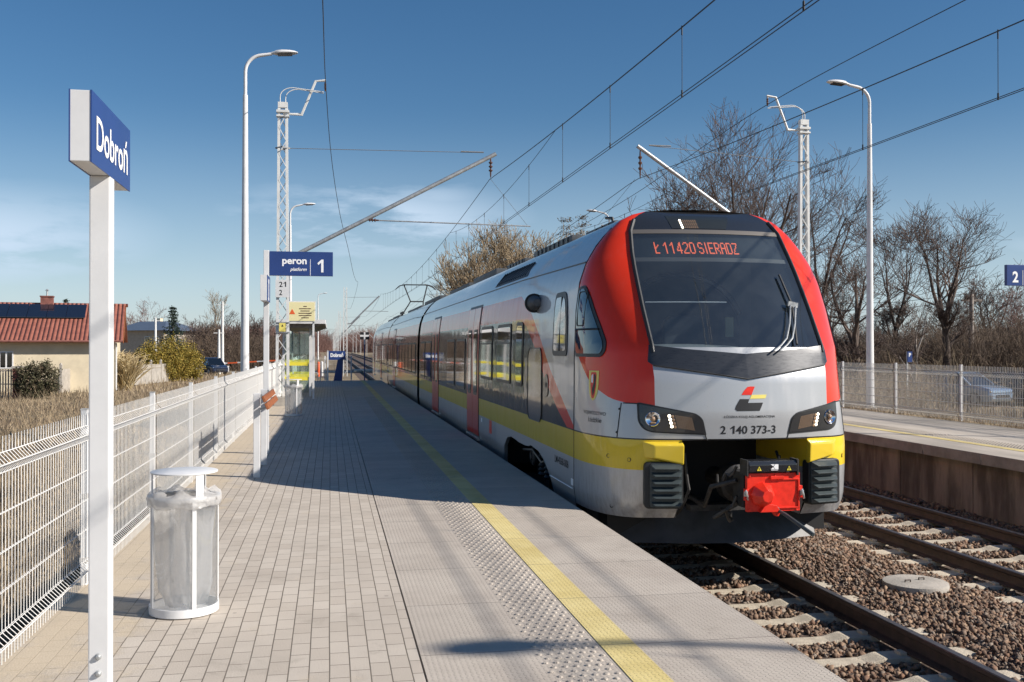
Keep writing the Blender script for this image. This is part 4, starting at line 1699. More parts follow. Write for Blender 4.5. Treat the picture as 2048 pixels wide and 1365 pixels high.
# ------------------------------------------------------------------ cars
def car(o_, rot, paint, label, Lc=4.2, hgt=1.48):
    t = thing('parked_car', label, 'car', tuple(o_), None, rot)
    W_ = .86
    # body sides: lower shell
    def ring(x, zlo, zhi, w):
        return [(x, -w * .94, zlo), (x, w * .94, zlo), (x, w, zlo + .25), (x, w, zhi - .12), (x, w * .9, zhi), (x, -w * .9, zhi), (x, -w, zhi - .12), (x, -w, zlo + .25)]
    h = Lc / 2
    b = MB()
    b.loft([ring(-h, .35, .70, W_ * .78), ring(-h + .12, .22, .78, W_ * .92), ring(-h + .7, .2, .90, W_), ring(-.5, .2, .95, W_), ring(h - 1.0, .2, .96, W_), ring(h - .2, .22, .92, W_ * .96), ring(h, .32, .80, W_ * .86)])
    b.build('body', paint, t, local=True, smooth=35, bevel=.02)
    b = MB()
    def gr(x0, x1, z, w):
        return [(x0, -w, z), (x1, -w, z), (x1, w, z), (x0, w, z)]
    b.loft([gr(-h + 1.05, h - .18, .93, W_ * .90), gr(-h + 1.75, h - .45, hgt - .06, W_ * .72)])
    b.build('windows', M['glassdark'], t, local=True, smooth=30)
    b = MB()
    b.loft([gr(-h + 1.72, h - .42, hgt - .07, W_ * .74), gr(-h + 1.9, h - .6, hgt, W_ * .66)])
    for s_ in (-1, 1):
        for xa, xb in ((-h + 1.03, -h + 1.74), (.15, .22), (h - .18, h - .44)):
            b.bar((xa, s_ * W_ * .905, .93), (xb, s_ * W_ * .735, hgt - .05), .07, .05)
    b.build('roof', paint, t, local=True, smooth=35)
    for x in (-h + .78, h - .78):
        for s_ in (-1, 1):
            b = MB()
            b.lathe([(.0, .09), (.18, .09), (.2, .1), (.30, .1), (.32, .05), (.32, -.08), (0, -.08)], (x, s_ * (W_ - .1), .32), 20, (0, s_, 0))
            w = b.build('wheel', M['rubber'], t, local=True)
            b = MB()
            b.lathe([(0, .03), (.17, .03), (.19, 0)], (x, s_ * (W_ - .015), .32), 16, (0, s_, 0))
            b.build('rim', M['galv'], w, local=True)
    for s_ in (-1, 1):
        b = MB()
        b.boxm(Matrix.Translation((-h + .13, s_ * .60, .66)), .2, .28, .13)
        b.build('headlight', M['chrome'], t, local=True, bevel=.03)
    b = MB()
    b.boxm(Matrix.Translation((-h + .03, 0, .46)), .14, .8, .12)
    b.build('grille', M['rubber'], t, local=True)
    return t


M['carblue'] = mat('silver_blue_car_paint', (0.28, 0.37, 0.50), 0.25, metal=0.4, coat=0.8)
M['carnavy'] = mat('dark_blue_car_paint', (0.02, 0.03, 0.06), 0.2, coat=0.9)
M['carblack'] = mat('black_car_paint', (0.01, 0.011, 0.013), 0.2, coat=0.9)
car(at(1922, 45, -.98), math.radians(107), M['carblue'], 'silver blue hatchback parked behind the mesh fence of the opposite platform')
car(at(2072, 45, -.98), math.radians(107), M['carnavy'], 'dark blue car behind the mesh fence, beside the silver blue hatchback')
car(at(424, 95, -.98), PI / 2 + .5, M['carnavy'], 'dark blue car facing the camera by the level crossing', hgt=1.6)
car(at(462, 112, -.98), .3, M['carblack'], 'black car side on behind the pale pole at the crossing')


# ------------------------------------------------------------------ the train
TX, TY = 4.0, 9.1
train = thing('passenger_train', 'silver, red and yellow electric train showing 11420 Sieradz standing at the platform', 'train', (TX, TY, -.76))
ZT = [-.36, -.1, .1, .7, 1.5, 2.0, 2.3, 2.52, 2.7, 2.85, 2.98, 3.05, 3.09]
WT = [1.34, 1.385, 1.41, 1.41, 1.405, 1.385, 1.345, 1.27, 1.16, 1.04, .90, .76, .60]
# nose: height, depth of the centre line, half width of the crest, depth of the crest
NOSE = np.array([[-.08, .22, .93, .33], [.06, .10, .92, .22], [.41, .05, .91, .17], [.70, .02, .905, .16], [.95, .0, .90, .16], [1.30, .03, .90, .18],
                 [1.60, .12, .915, .27], [2.0, .40, .92, .56], [2.4, .70, .91, .85], [2.6, .85, .895, 1.0], [2.85, 1.03, .86, 1.17], [2.98, 1.17, .79, 1.27],
                 [3.05, 1.28, .69, 1.33], [3.09, 1.37, .6, 1.37]])
YS = 1.37
TCOL = [0, .12, .24, .36, .48, .6, .718, .8, .88, .95, 1.0]


def Wd(z):
    return float(np.interp(z, ZT, WT))


def plan(z, n2=18):
    yc, e, ye = (float(np.interp(z, NOSE[:, 0], NOSE[:, k])) for k in (1, 2, 3))
    w = max(Wd(z), e + .001)
    t = np.array(TCOL)
    f = np.c_[e * t, yc + (ye - yc) * t ** 2]
    k = float(np.interp(z, [.6, 1.3], [0, 1]))
    P0 = np.array([e, ye])
    P3 = np.array([w, YS])
    P1 = np.array([e + (.72 - .12 * k) * (w - e), ye + (.06 + .14 * k) * (YS - ye)])
    P2 = np.array([w, ye + .45 * (YS - ye)])
    t = np.linspace(0, 1, n2)[:, None]
    c = (1 - t) ** 3 * P0 + 3 * t * (1 - t) ** 2 * P1 + 3 * t * t * (1 - t) * P2 + t ** 3 * P3
    return f, c


def fmap(u, v, off):      # front surface: u across, v height
    f, c = plan(v)
    p = np.vstack([f, c[1:]])
    return (TX + u, TY + float(np.interp(abs(u), p[:, 0], p[:, 1])) - off, v)


def cmap(side):           # corner surface: u = depth behind the nose tip, v height
    def m_(u, v, off):
        f, c = plan(v)
        x = float(np.interp(u, c[:, 1], c[:, 0]))
        return (TX + side * (x + off * .9), TY + u - off * .45, v)
    return m_


def smap(side):           # body side: u = y, v = height
    def m_(u, v, off):
        return (TX + side * (Wd(v) + off), u, v)
    return m_


ARC_Y = [.0, .16, .39, .53, .89, 1.37]
ARC_Z = [1.03, 1.03, 1.06, 1.09, 1.24, 1.63]
zrows = sorted(set([round(x, 3) for x in list(np.arange(-.08, 3.0, .06)) + [.41, .70, 1.6, 2.85, 2.9, 2.95, 2.98, 3.015, 3.05, 3.07, 3.09]]))
zrows = [z for i, z in enumerate(zrows) if i == 0 or z - zrows[i - 1] > .012 or z in (.41, .7, 1.6, 2.85, 3.09)]


def add_attr(o, red, black):
    for nm, arr in (('liv_red', red), ('liv_black', black)):
        a = o.data.attributes.new(nm, 'FLOAT', 'POINT')
        a.data.foreach_set('value', np.array(arr, dtype=np.float32))


def nose(flip=None):
    """flip = y of the tail tip for the rear cab."""
    def P(x, y, z):
        return (TX + x, (TY + y) if flip is None else flip - y, z)
    shell, glass_, hood = MB(), MB(), MB()
    red = []
    grids = []
    plans = [plan(z) for z in zrows]
    # front
    cols = [-t for t in reversed(range(1, len(TCOL)))] + list(range(len(TCOL)))
    G = [[P(math.copysign(pl[0][abs(c)][0], c) if c else 0.0, pl[0][abs(c)][1], z) for c in cols] for pl, z in zip(plans, zrows)]
    for i in range(len(zrows) - 1):
        for j in range(len(cols) - 1):
            zl, zh = zrows[i], zrows[i + 1]
            xm = max(abs(G[i][j][0] - TX), abs(G[i][j + 1][0] - TX))
            if zh <= .701 and xm < .67:
                continue
            tgt = shell
            if 1.6 <= zl < 2.85:
                tgt = glass_
            elif zl >= 2.85:
                tgt = hood
            q = [G[i][j], G[i][j + 1], G[i + 1][j + 1], G[i + 1][j]]
            tgt.add(q, [(0, 1, 2, 3)])
            if tgt is shell:
                red += [-1] * 4
    for sd in (-1, 1):
        for i in range(len(zrows) - 1):
            for j in range(len(plans[0][1]) - 1):
                q, rr = [], []
                for a, c in ((i, j), (i, j + 1), (i + 1, j + 1), (i + 1, j)):
                    x, y = plans[a][1][c]
                    q.append(P(sd * x, y, zrows[a]))
                    rr.append(zrows[a] - float(np.interp(y, ARC_Y, ARC_Z)))
                shell.add(q, [(0, 1, 2, 3)])
                red += rr
    def fin(mb, name, m, at=None):
        o = mb.build(name, m, train, smooth=0, fix=False)
        bm = bmesh.new()
        bm.from_mesh(o.data)
        if at is not None:
            lay = bm.verts.layers.float.new('liv_red')
            lb = bm.verts.layers.float.new('liv_black')
            bm.verts.ensure_lookup_table()
            for v, r in zip(bm.verts, at):
                v[lay] = r
                v[lb] = -1
        # weld, but keep the crest columns apart (their red values differ)
        if at is not None:
            A = [v for v, r in zip(bm.verts, at) if r == -1]
            B_ = [v for v, r in zip(bm.verts, at) if r != -1]
            bmesh.ops.remove_doubles(bm, verts=A, dist=1e-5)
            bmesh.ops.remove_doubles(bm, verts=B_, dist=1e-5)
        else:
            bmesh.ops.remove_doubles(bm, verts=bm.verts[:], dist=1e-5)
        bmesh.ops.recalc_face_normals(bm, faces=bm.faces[:])
        for f in bm.faces:
            f.smooth = True
        bm.to_mesh(o.data)
        bm.free()
        return o
    return fin(shell, 'cab_shell', M['livery'], red), fin(glass_, 'windscreen', M['windscreen']), fin(hood, 'roof_hood', M['hood'])


shell_, screen_, hood_ = nose()
YTAIL = 64.0
nose(YTAIL)

CO_Y = [10.38, 11.01, 11.66, 12.24, 12.88, 13.81, 15.0]
CO_Z = [.70, 1.0, 1.33, 1.69, 2.03, 2.32, 2.32]
CI_Y = [10.38, 10.77, 11.26, 11.95, 12.55, 13.22, 13.7, 15.0]
CI_Z = [.56, .70, .88, 1.20, 1.57, 1.88, 1.98, 1.98]
zb = [-.36, -.1, .1, .25, .405, .55, .70, .75, .8, .85, .9, 1.0, 1.1, 1.2, 1.3, 1.4, 1.5, 1.6, 1.7, 1.8, 1.9, 1.98, 2.06, 2.14, 2.22, 2.32, 2.42, 2.52, 2.6, 2.7, 2.78, 2.85, 2.92, 2.98, 3.05, 3.09]


def body(y0, y1, fine0=None, fine1=None, cut=False):
    ys_ = [y0]
    y = y0
    while y < y1 - 1e-6:
        f = (fine0 and y < fine0 - 1e-6) or (fine1 and y >= fine1 - 1e-6)
        y = min(y1, y + (.08 if f else .9))
        if fine0 and ys_[-1] < fine0 < y:
            y = fine0
        if fine1 and ys_[-1] < fine1 < y:
            y = fine1
        ys_.append(y)
    prof_ = [(-Wd(z), z) for z in zb] + [(-.3, 3.115), (0, 3.12), (.3, 3.115)] + [(Wd(z), z) for z in reversed(zb)]
    n = len(prof_)
    b = MB()
    vs = [(TX + x, y, z) for y in ys_ for x, z in prof_]
    fs = []
    for i in range(len(ys_) - 1):
        for k in range(n - 1):
            if cut and k < 4 and ys_[i] < 15.59:
                continue
            fs.append((i * n + k, i * n + k + 1, (i + 1) * n + k + 1, (i + 1) * n + k))
    b.add(vs, fs)
    o = b.build('car_body', M['livery'], train, smooth=60, fix=False)
    red, blk = [], []
    for y in ys_:
        yy = y
        if fine1 and y > fine1 - 1:
            yy = YTAIL - (y - TY)
        fo, fi = float(np.interp(yy, CO_Y, CO_Z)), float(np.interp(yy, CI_Y, CI_Z))
        for x, z in prof_:
            red.append(min(fo - z, z - fi + 1e-4))
            blk.append(min(fi - z, z - .41))
    add_attr(o, red, blk)
    return o


body(10.47, 29.55, fine0=15.6, cut=True)
body(30.25, 45.6)
body(46.3, YTAIL - 1.37, fine1=58.4)
LOWER = [(10.47, .405), (10.47, -.36), (11.55, -.36), (11.58, -.10), (11.68, .04), (11.84, .14), (12.05, .22), (12.35, .29), (12.85, .315), (13.0, .285), (13.2, .275), (13.7, .275),
         (13.95, .29), (14.3, .30), (14.6, .26), (14.85, .12), (14.98, -.08), (15.05, -.36), (15.6, -.36), (15.6, .405)]
ARCH = [(10.47, -.36), (10.9, -.36), (11.3, -.36)] + LOWER[2:18] + [(15.3, -.36), (15.6, -.36)]
b = MB()
sk = smap(-1)
vs = [sk(y, z0 + (.405 - z0) * k / 5, 0) for y, z0 in ARCH for k in range(6)]
b.add(vs, [(i * 6 + k, i * 6 + k + 1, i * 6 + k + 7, i * 6 + k + 6) for i in range(len(ARCH) - 1) for k in range(5)])
vs = [sk(y, z0, o_) for y, z0 in ARCH for o_ in (0, -.05)]
b.add(vs, [(2 * i, 2 * i + 1, 2 * i + 3, 2 * i + 2) for i in range(len(ARCH) - 1)])
b.build('lower_skirt', M['silver'], train, smooth=40)
for y0, y1 in ((29.55, 30.25), (45.6, 46.3)):
    b = MB()
    n = 9
    rings = []
    for k in range(n):
        y = y0 + (y1 - y0) * k / (n - 1)
        s_ = .93 if k % 2 else .965
        rings.append([(TX + x * s_, y, z * s_ + .03) for x, z in [(-Wd(z), z) for z in zb[2:]] + [(Wd(z), z) for z in reversed(zb[2:])]])
    b.loft(rings)
    b.build('gangway_bellows', M['rubber'], train, smooth=0)

# ---- side details
LFT = smap(-1)
RGT = smap(1)


def line(b, pts, fm, r=.007):
    b.tube([fm(u, v, .001) for u, v in pts], r, 5)


def window(y0, y1, z0, z1, fm, r=.09, bar_=None):
    f = patch('window', rrect(y0, y1, z0, z1, r), fm, .010, M['rubber'], train, .5, .2)
    patch('pane', rrect(y0 + .05, y1 - .05, z0 + .05, z1 - .05, r * .7), fm, .014, M['glassdark'], f, .5, .2, depth=.008)
    if bar_:
        patch('vent_bar', [(y0 + .05, bar_ - .012), (y1 - .05, bar_ - .012), (y1 - .05, bar_ + .012), (y0 + .05, bar_ + .012)], fm, .017, M['rubber'], f, .5, .2, depth=.006)
    return f


def door(yc, fm, wide=.72):
    for k, (a, c) in enumerate(((yc - wide, yc - .012), (yc + .012, yc + wide))):
        d = patch('door', rrect(a, c, .02, 2.31, .03), fm, .012, M['red'], train, .4, .15)
        f = patch('door_window', rrect(a + .12, c - .12, .74, 1.92, .1), fm, .018, M['rubber'], d, .4, .2, depth=.01)
        patch('pane', rrect(a + .16, c - .16, .79, 1.87, .08), fm, .022, M['glassdark'], f, .4, .2, depth=.006)
    q = patch('door_frame', rrect(yc - wide - .05, yc + wide + .05, -.03, 2.36, .04), fm, .006, M['rubber'], train, .5, .15)
    patch('door_sill', [(yc - wide, -.06), (yc + wide, -.06), (yc + wide, -.02), (yc - wide, -.02)], fm, .05, M['tin'], q, .5, .1, depth=.06)


for sd, fm in ((-1, LFT), (1, RGT)):
    window(16.02, 17.23, 1.06, 1.95, fm, bar_=1.66)
    window(14.33, 15.53, 1.06, 1.95, fm, bar_=1.66)
    window(13.40, 13.93, 1.06, 1.95, fm, r=.12)
    door(18.25, fm)
    window(19.33, 20.67, .77, 1.77, fm)
    window(21.01, 22.40, .77, 1.77, fm)
    door(24.92, fm)
    window(26.04, 27.57, .77, 1.76, fm)
    window(27.75, 29.0, .77, 1.76, fm)
    if sd < 0:
        y = 30.9
        while y < 40:
            window(y, y + 1.3, .78, 1.74, fm)
            y += 1.47
        door(41.5, fm)
        window(42.6, 43.8, .78, 1.74, fm)
        window(44.0, 45.2, .78, 1.74, fm)
        for y in (46.9, 48.4, 49.9, 53.6, 55.2, 56.8):
            window(y, y + 1.25, .78, 1.74, fm)
        door(52.3, fm)
        door(60.0, fm, .5)
# crew door window, service flap, handle recess, horn on the left side of the cab
f = patch('crew_window', rpoly([(10.80, 1.50), (11.53, 1.50), (11.53, 2.24), (11.02, 2.24), (10.84, 2.0)], [.09, .09, .09, .12, .2]), LFT, .010, M['rubber'], train, .2, .2)
patch('pane', rpoly([(10.86, 1.56), (11.47, 1.56), (11.47, 2.18), (11.05, 2.18), (10.90, 1.98)], [.06, .06, .06, .1, .15]), LFT, .014, M['glassdark'], f, .2, .2, depth=.008)
b = MB()
line(b, [(11.16, 1.56), (11.16, 2.18)], lambda u, v, o: LFT(u, v, .014), .012)
b.build('window_bar', M['rubber'], f)
p = patch('service_flap', rrect(12.15, 13.02, .66, 1.59, .14), LFT, .006, M['hood'], train, .3, .2)
b = MB()
pp = rrect(12.15, 13.02, .66, 1.59, .14)
line(b, pp + pp[:1], lambda u, v, o: LFT(u, v, .007), .006)
b.build('flap_seal', M['rubber'], p)
p = patch('door_control', rrect(11.77, 11.97, 1.0, 1.27, .09), LFT, .008, M['trim'], train, .3, .2)
patch('button', rrect(11.83, 11.91, 1.11, 1.17, .02), LFT, .012, M['black'], p, .3, .2, depth=.006)
b = MB()
c = Vector(LFT(12.6, 2.17, .05))
b.lathe([(.0, -.20), (.05, -.195), (.085, -.12), (.10, 0), (.085, .12), (.05, .195), (0, .20)], c, 20, (0, 1, 0))
hb = b.build('camera_pod', M['roofunit'], train)
b = MB()
b.lathe([(.06, -.012), (.125, -.012), (.125, .012), (.06, .012)], c, 24, (0, 1, 0))
b.build('pod_ring', M['rubber'], hb)
# seams, gutter
b = MB()
line(b, [(10.47, z) for z in np.arange(.70, 3.0, .1)], LFT, .0065)
line(b, [(10.47, z) for z in np.arange(-.3, .71, .1)], LFT, .004)
line(b, [(10.47, z) for z in np.arange(-.3, 3.0, .1)], RGT, .0065)
b.build('cab_seam', M['rubber'], train)
for y0, y1 in ((10.5, 29.5), (30.3, 45.5), (46.4, 62.5)):
    b = MB()
    for fm in (LFT, RGT):
        line(b, [(y0 + (y1 - y0) * k / 20, 2.525 + .05 * min(1, k / 4)) for k in range(21)], fm, .010)
    b.build('gutter', M['rubber'], train)
# marks on the lower skirt
rl = lambda u, v, o: LFT(u, v, o)
put_text('side_number', 'LM-4268-006', rl, 11.40, 10.72, .26, .345, .004, M['black'], train, bold=.01)
b = MB()
b.box(TX - 1.41 - .006, TX - 1.41 + .01, 10.55, 11.66, .062, .069)
b.build('jacking_line', M['letter'], train, smooth=0)
patch('notice_label', [(10.50, .10), (10.60, .10), (10.60, .17), (10.50, .17)], LFT, .003, M['letter'], train, .3, .3, depth=.004)
patch('notice_label', [(17.1, .30), (17.2, .30), (17.2, .37), (17.1, .37)], LFT, .003, M['letter'], train, .3, .3, depth=.004)
patch('notice_label', rpoly([(16.05, .18), (16.3, .18), (16.3, .40), (16.05, .40)], .03), LFT, .003, M['couplerred'], train, .3, .3, depth=.004)
# bogie seen through the arch
b = MB()
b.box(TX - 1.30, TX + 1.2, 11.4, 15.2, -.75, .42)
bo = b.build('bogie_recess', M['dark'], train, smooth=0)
# open the recess towards the platform by turning it into a shallow niche
bm = bmesh.new()
bm.from_mesh(bo.data)
for fce in [f_ for f_ in bm.faces if f_.normal.x < -.9]:
    bm.faces.remove(fce)
for v in bm.verts:
    if v.co.x > 0:
        v.co.x = -.62
bm.to_mesh(bo.data)
bm.free()
for yw in (12.0, 14.6):
    b = MB()
    b.lathe([(0, .05), (.13, .05), (.15, .02), (.36, .0), (.38, .03), (.43, .03), (.43, -.1)], (TX - .84, yw, -.33), 36, (-1, 0, 0))
    b.build('wheel', M['dirtysteel'], train)
M['bogiedark'] = mat('dark_bogie_steel', (0.012, 0.012, 0.013), 0.6, var=0.5, vs=12)  # bogie frame steel, a darker tone than the wheels
b = MB()
b.box(TX - 1.12, TX - .95, 11.7, 14.9, -.50, -.30)
b.box(TX - 1.15, TX - .90, 12.3, 12.7, -.35, .18)
b.box(TX - 1.10, TX - .90, 13.1, 13.4, -.35, .12)
for yy in (12.9, 13.25):
    b.lathe([(.10, z * .03) if int(z) % 2 else (.075, z * .03) for z in range(11)], (TX - 1.12, yy, -.15), 14)
b.build('bogie_frame', M['bogiedark'], train)
b = MB()
b.lathe([(0, .06), (.05, .06), (.06, .04), (.12, .035), (.135, .02), (.135, -.2)], (TX - 1.14, 13.9, .05), 24, (-1, 0, 0))
for k in range(4):
    a_ = k * PI / 2 + .4
    b.lathe([(0, .05), (.018, .048), (.018, .03)], (TX - 1.14, 13.9 + .09 * math.cos(a_), .05 + .09 * math.sin(a_)), 6, (-1, 0, 0))
b.build('axle_box', M['dirtysteel'], train)
b = MB()
b.tube([(TX - 1.2, 12.5, .18), (TX - 1.22, 13.0, .06), (TX - 1.2, 13.7, .16), (TX - 1.2, 14.4, .1)], .02, 8)
b.build('hose', M['rubber'], train)

# ---- roof
b = MB()
pts = [(14.05, 2.63), (16.95, 2.63), (16.3, 2.86), (14.35, 2.86)]
gp = patch('roof_grille', rpoly(pts, .05), LFT, .008, M['roofunit'], train, .3, .1)
for k in range(14):
    b = MB()
    y = 14.3 + k * .19
    line(b, [(y, 2.65), (y - .05 + .02 * 0, 2.845)], lambda u, v, o: LFT(u, v, .012), .010)
    b.build('grille_bar', M['rubber'], gp)
for y0, y1, h, w in ((11.9, 13.3, .07, .55), (13.8, 16.5, .10, .62), (17.4, 19.2, .09, .6), (20.2, 23.5, .12, .65), (24.5, 28.5, .10, .62), (31, 36, .12, .65), (38, 44.5, .10, .6), (50.5, 55, .12, .62), (56, 60, .10, .6)):
    b = MB()
    b.box(TX - w, TX + w, y0, y1, 3.08, 3.11 + h)
    ru = b.build('roof_unit', M['roofunit'], train, bevel=.03)
    k = y0 + .2
    while k < min(y1 - .3, 20):
        b = MB()
        b.box(TX - w - .015, TX - w + .05, k, k + .12, 3.11, 3.09 + h)
        b.build('vent_slat', M['rubber'], ru, smooth=0)
        k += .3
b = MB()
b.tube([(TX - .35, 12.6, 3.2), (TX - .35, 12.65, 3.3), (TX - .35, 12.95, 3.34)], .02, 8)
b.build('aerial', M['rubber'], train)
# pantograph
pan = MB()
yp = 47.6
for sx in (-1, 1):
    pan.tube([(TX + sx * .45, yp + 1.2, 3.35), (TX + sx * .30, yp - .7, 3.75), (TX + sx * .55, yp, 4.55)], .03, 8)
    pan.box(TX + sx * .6 - .05, TX + sx * .6 + .05, yp - .3, yp + 1.4, 3.2, 3.3)
    pan.lathe([(.04, 0), (.07, .03), (.04, .06), (.07, .09), (.04, .12)], (TX + sx * .6, yp + .5, 3.1), 10)
pan.tube([(TX - .3, yp - .7, 3.75), (TX + .3, yp - .7, 3.75)], .03, 8)
pn = pan.build('pantograph', M['dirtysteel'], train)
b = MB()
for dy in (-.12, .12):
    b.tube([(TX - .95, yp + dy, 4.36), (TX - .78, yp + dy, 4.52), (TX - .55, yp + dy, 4.58), (TX + .55, yp + dy, 4.58), (TX + .78, yp + dy, 4.52), (TX + .95, yp + dy, 4.36)], .02, 8)
for sx in (-.5, .5):
    b.tube([(TX + sx, yp - .12, 4.56), (TX + sx, yp + .12, 4.56)], .015, 6)
b.build('contact_strip', M['wire'], pn)

# ---- front
CABL = cmap(-1)
CABR = cmap(1)
CW = [(1.30, 1.50), (1.345, 1.58), (1.345, 2.24), (1.17, 2.265), (1.02, 2.12), (.66, 1.66), (.64, 1.57), (.70, 1.50)]
for cm in (CABL, CABR):
    f = patch('cab_side_window', rpoly(CW, [.05, .05, .04, .06, .1, .06, .04, .05]), cm, .012, M['rubber'], train, .1, .1, depth=.03)
    CG = [(1.27, 1.535), (1.31, 1.60), (1.31, 2.21), (1.18, 2.23), (1.04, 2.09), (.70, 1.65), (.685, 1.58), (.72, 1.535)]
    patch('pane', rpoly(CG, .04), cm, .017, M['glassdark'], f, .1, .1, depth=.008)
    b = MB()
    b.tube([cm(u, 1.79, .018) for u in np.linspace(1.31, .80, 8)], .012, 6)
    pp = rrect(1.08, 1.27, 1.83, 2.19, .03)
    b.tube([cm(u, v, .018) for u, v in pp + pp[:1]], .008, 5)
    b.build('window_bar', M['rubber'], f)
for sd, cm in ((-1, CABL), (1, CABR)):
    b = MB()
    b.tube([cm(.40, z, .001) for z in np.linspace(.71, 1.05, 8)], .006, 5)
    b.tube([fmap(sd * u, z, .001) for u, z in ((1.155, 1.05), (1.1, 1.05), (1.03, 1.048))], .006, 5)
    for z in (.76, .99):
        c = Vector(cm(.41, z, 0))
        b.lathe([(0, .006), (.012, .004), (.014, -.004)], c, 8, (sd * .6, -.8, 0))
    b.build('panel_gap', M['rubber'], train)
    b = MB()
    for u, z in ((.50, .52), (.28, .50), (.50, .02)):
        c = Vector(cm(u, z, 0))
        b.lathe([(.017, .003), (.021, .003), (.021, -.004), (.017, -.004)], c, 14, (sd * .8, -.6, 0))
    b.build('screw_cap', M['rubber'], train)
# coat of arms and region name on the cab side
sh = [(.72, 1.36), (.90, 1.36), (.905, 1.20), (.88, 1.10), (.81, 1.045), (.74, 1.10), (.715, 1.20)]
ar = patch('coat_of_arms', rpoly(sh, [0, 0, .05, .04, .03, .04, .05]), CABL, .004, M['yellowplate'], train, .05, .05, depth=.003)
patch('red_field', rpoly([(.76, 1.345), (.86, 1.345), (.865, 1.20), (.84, 1.09), (.81, 1.07), (.78, 1.09), (.755, 1.20)], .02), CABL, .006, M['couplerred'], ar, .05, .05, depth=.002)
patch('black_charge', rpoly([(.765, 1.31), (.80, 1.33), (.795, 1.24), (.83, 1.17), (.81, 1.10), (.785, 1.14), (.765, 1.22)], .015), CABL, .0075, M['black'], ar, .05, .05, depth=.002)
patch('white_charge', rpoly([(.815, 1.33), (.85, 1.31), (.85, 1.24), (.815, 1.23)], .015), CABL, .0075, M['letter'], ar, .05, .05, depth=.002)
put_text('region_name', 'WOJEWÓDZTWO', CABL, 1.02, .57, .90, .955, .004, M['black'], train)
put_text('region_name', 'Łódzkie', CABL, .90, .63, .835, .885, .004, M['black'], train)

# black chevron trim under the windscreen
TR = [(-.925, 1.625), (-.6, 1.585), (0, 1.535), (.6, 1.585), (.925, 1.625), (.945, 1.46), (.905, 1.425), (0, 1.292), (-.905, 1.425), (-.945, 1.46)]
patch('windscreen_trim', TR, fmap, .014, M['trim'], train, .09, .06, depth=.03)
b = MB()
b.tube([fmap(u, v, .012) for u, v in [(x, 1.425 - .133 * (1 - abs(x) / .905)) for x in np.linspace(-.905, .905, 31)]], .007, 5)
b.build('trim_seal', M['rubber'], train)
# windscreen frame, header strips, destination display
for sd in (-1, 1):
    b = MB()
    b.tube([fmap(sd * float(np.interp(z, NOSE[:, 0], NOSE[:, 2])) * .978, z, .004) for z in np.linspace(1.55, 2.98, 22)], .022, 6)
    b.build('windscreen_seal', M['rubber'], screen_)
def strip(z0, z1, off, m, name, x=.86):
    return patch(name, [(-x, z0), (x, z0), (x, z1), (-x, z1)], fmap, off, m, screen_, .12, .06, depth=.012)
M['bronze'] = mat('bronze_grey_strip', (0.16, 0.145, 0.13), 0.4, metal=0.4)
strip(2.815, 2.862, .006, M['bronze'], 'header_strip', .85)
strip(2.50, 2.545, -.03, M['bronze'], 'display_sill', .875)
db = patch('destination_display', [(-.84, 2.545), (.84, 2.545), (.82, 2.815), (-.82, 2.815)], fmap, -.045, M['displaybg'], screen_, .12, .06, depth=.02)
GLY = {'Ł': ('10000', '10000', '10010', '10100', '11000', '10000', '10000', '10000', '11110'), '1': ('00100', '01100', '10100', '00100', '00100', '00100', '00100', '00100', '00100'),
       '4': ('00010', '00110', '00110', '01010', '01010', '10010', '11111', '00010', '00010'), '2': ('01110', '10001', '00001', '00001', '00010', '00100', '01000', '10000', '11111'),
       '0': ('01110', '10001', '10001', '10001', '10001', '10001', '10001', '10001', '01110'), 'S': ('01110', '10001', '10000', '10000', '01110', '00001', '00001', '10001', '01110'),
       'I': ('010', '010', '010', '010', '010', '010', '010', '010', '010'), 'E': ('11111', '10000', '10000', '10000', '11110', '10000', '10000', '10000', '11111'),
       'R': ('11110', '10001', '10001', '10001', '11110', '10100', '10010', '10001', '10001'), 'A': ('01110', '10001', '10001', '10001', '11111', '10001', '10001', '10001', '10001'),
       'D': ('11110', '10001', '10001', '10001', '10001', '10001', '10001', '10001', '11110'), 'Z': ('11111', '00001', '00010', '00010', '00100', '01000', '01000', '10000', '11111'), ' ': ('0', '0')}
b = MB()
PX, PZ = .0118, .0145
n_ = sum(len(GLY[c][0]) + 1 for c in 'Ł 11420 SIERADZ')
u = -.62
sc_ = (.30 + .62) / (n_ * PX)
for ch in 'Ł 11420 SIERADZ':
    g_ = GLY[ch]
    for r_, row in enumerate(g_):
        for c_, q in enumerate(row):
            if q == '1':
                uu, vv = u + c_ * PX * sc_, 2.715 - r_ * PZ
                for du, dv in ((0, 0), (.5, 0), (0, .5), (.5, .5)):
                    x_, z_ = uu + du * PX * sc_, vv - dv * PZ
                    s_ = .0034
                    b.add([fmap(x_ - s_, z_ - s_, -.040), fmap(x_ + s_, z_ - s_, -.040), fmap(x_ + s_, z_ + s_, -.040), fmap(x_ - s_, z_ + s_, -.040)], [(0, 1, 2, 3)])
    u += (len(g_[0]) + 1) * PX * sc_
b.build('destination_text', M['ledorange'], db, smooth=0, fix=False)
# top lamp in the hood
tl = patch('top_lamp', [(-.40, 2.875), (.20, 2.875), (.30, 3.03), (-.42, 3.03)], fmap, .006, M['displaybg'], hood_, .1, .05, depth=.008)


def discs(pts, r, off, name, m, parent, n=10):
    b = MB()
    for x, z in pts:
        ring = [fmap(x + r * math.cos(2 * PI * k / n), z + r * math.sin(2 * PI * k / n), off) for k in range(n)]
        b.add([fmap(x, z, off + r * .3)] + ring, [(0, 1 + k, 1 + (k + 1) % n) for k in range(n)])
    return b.build(name, m, parent, fix=False)


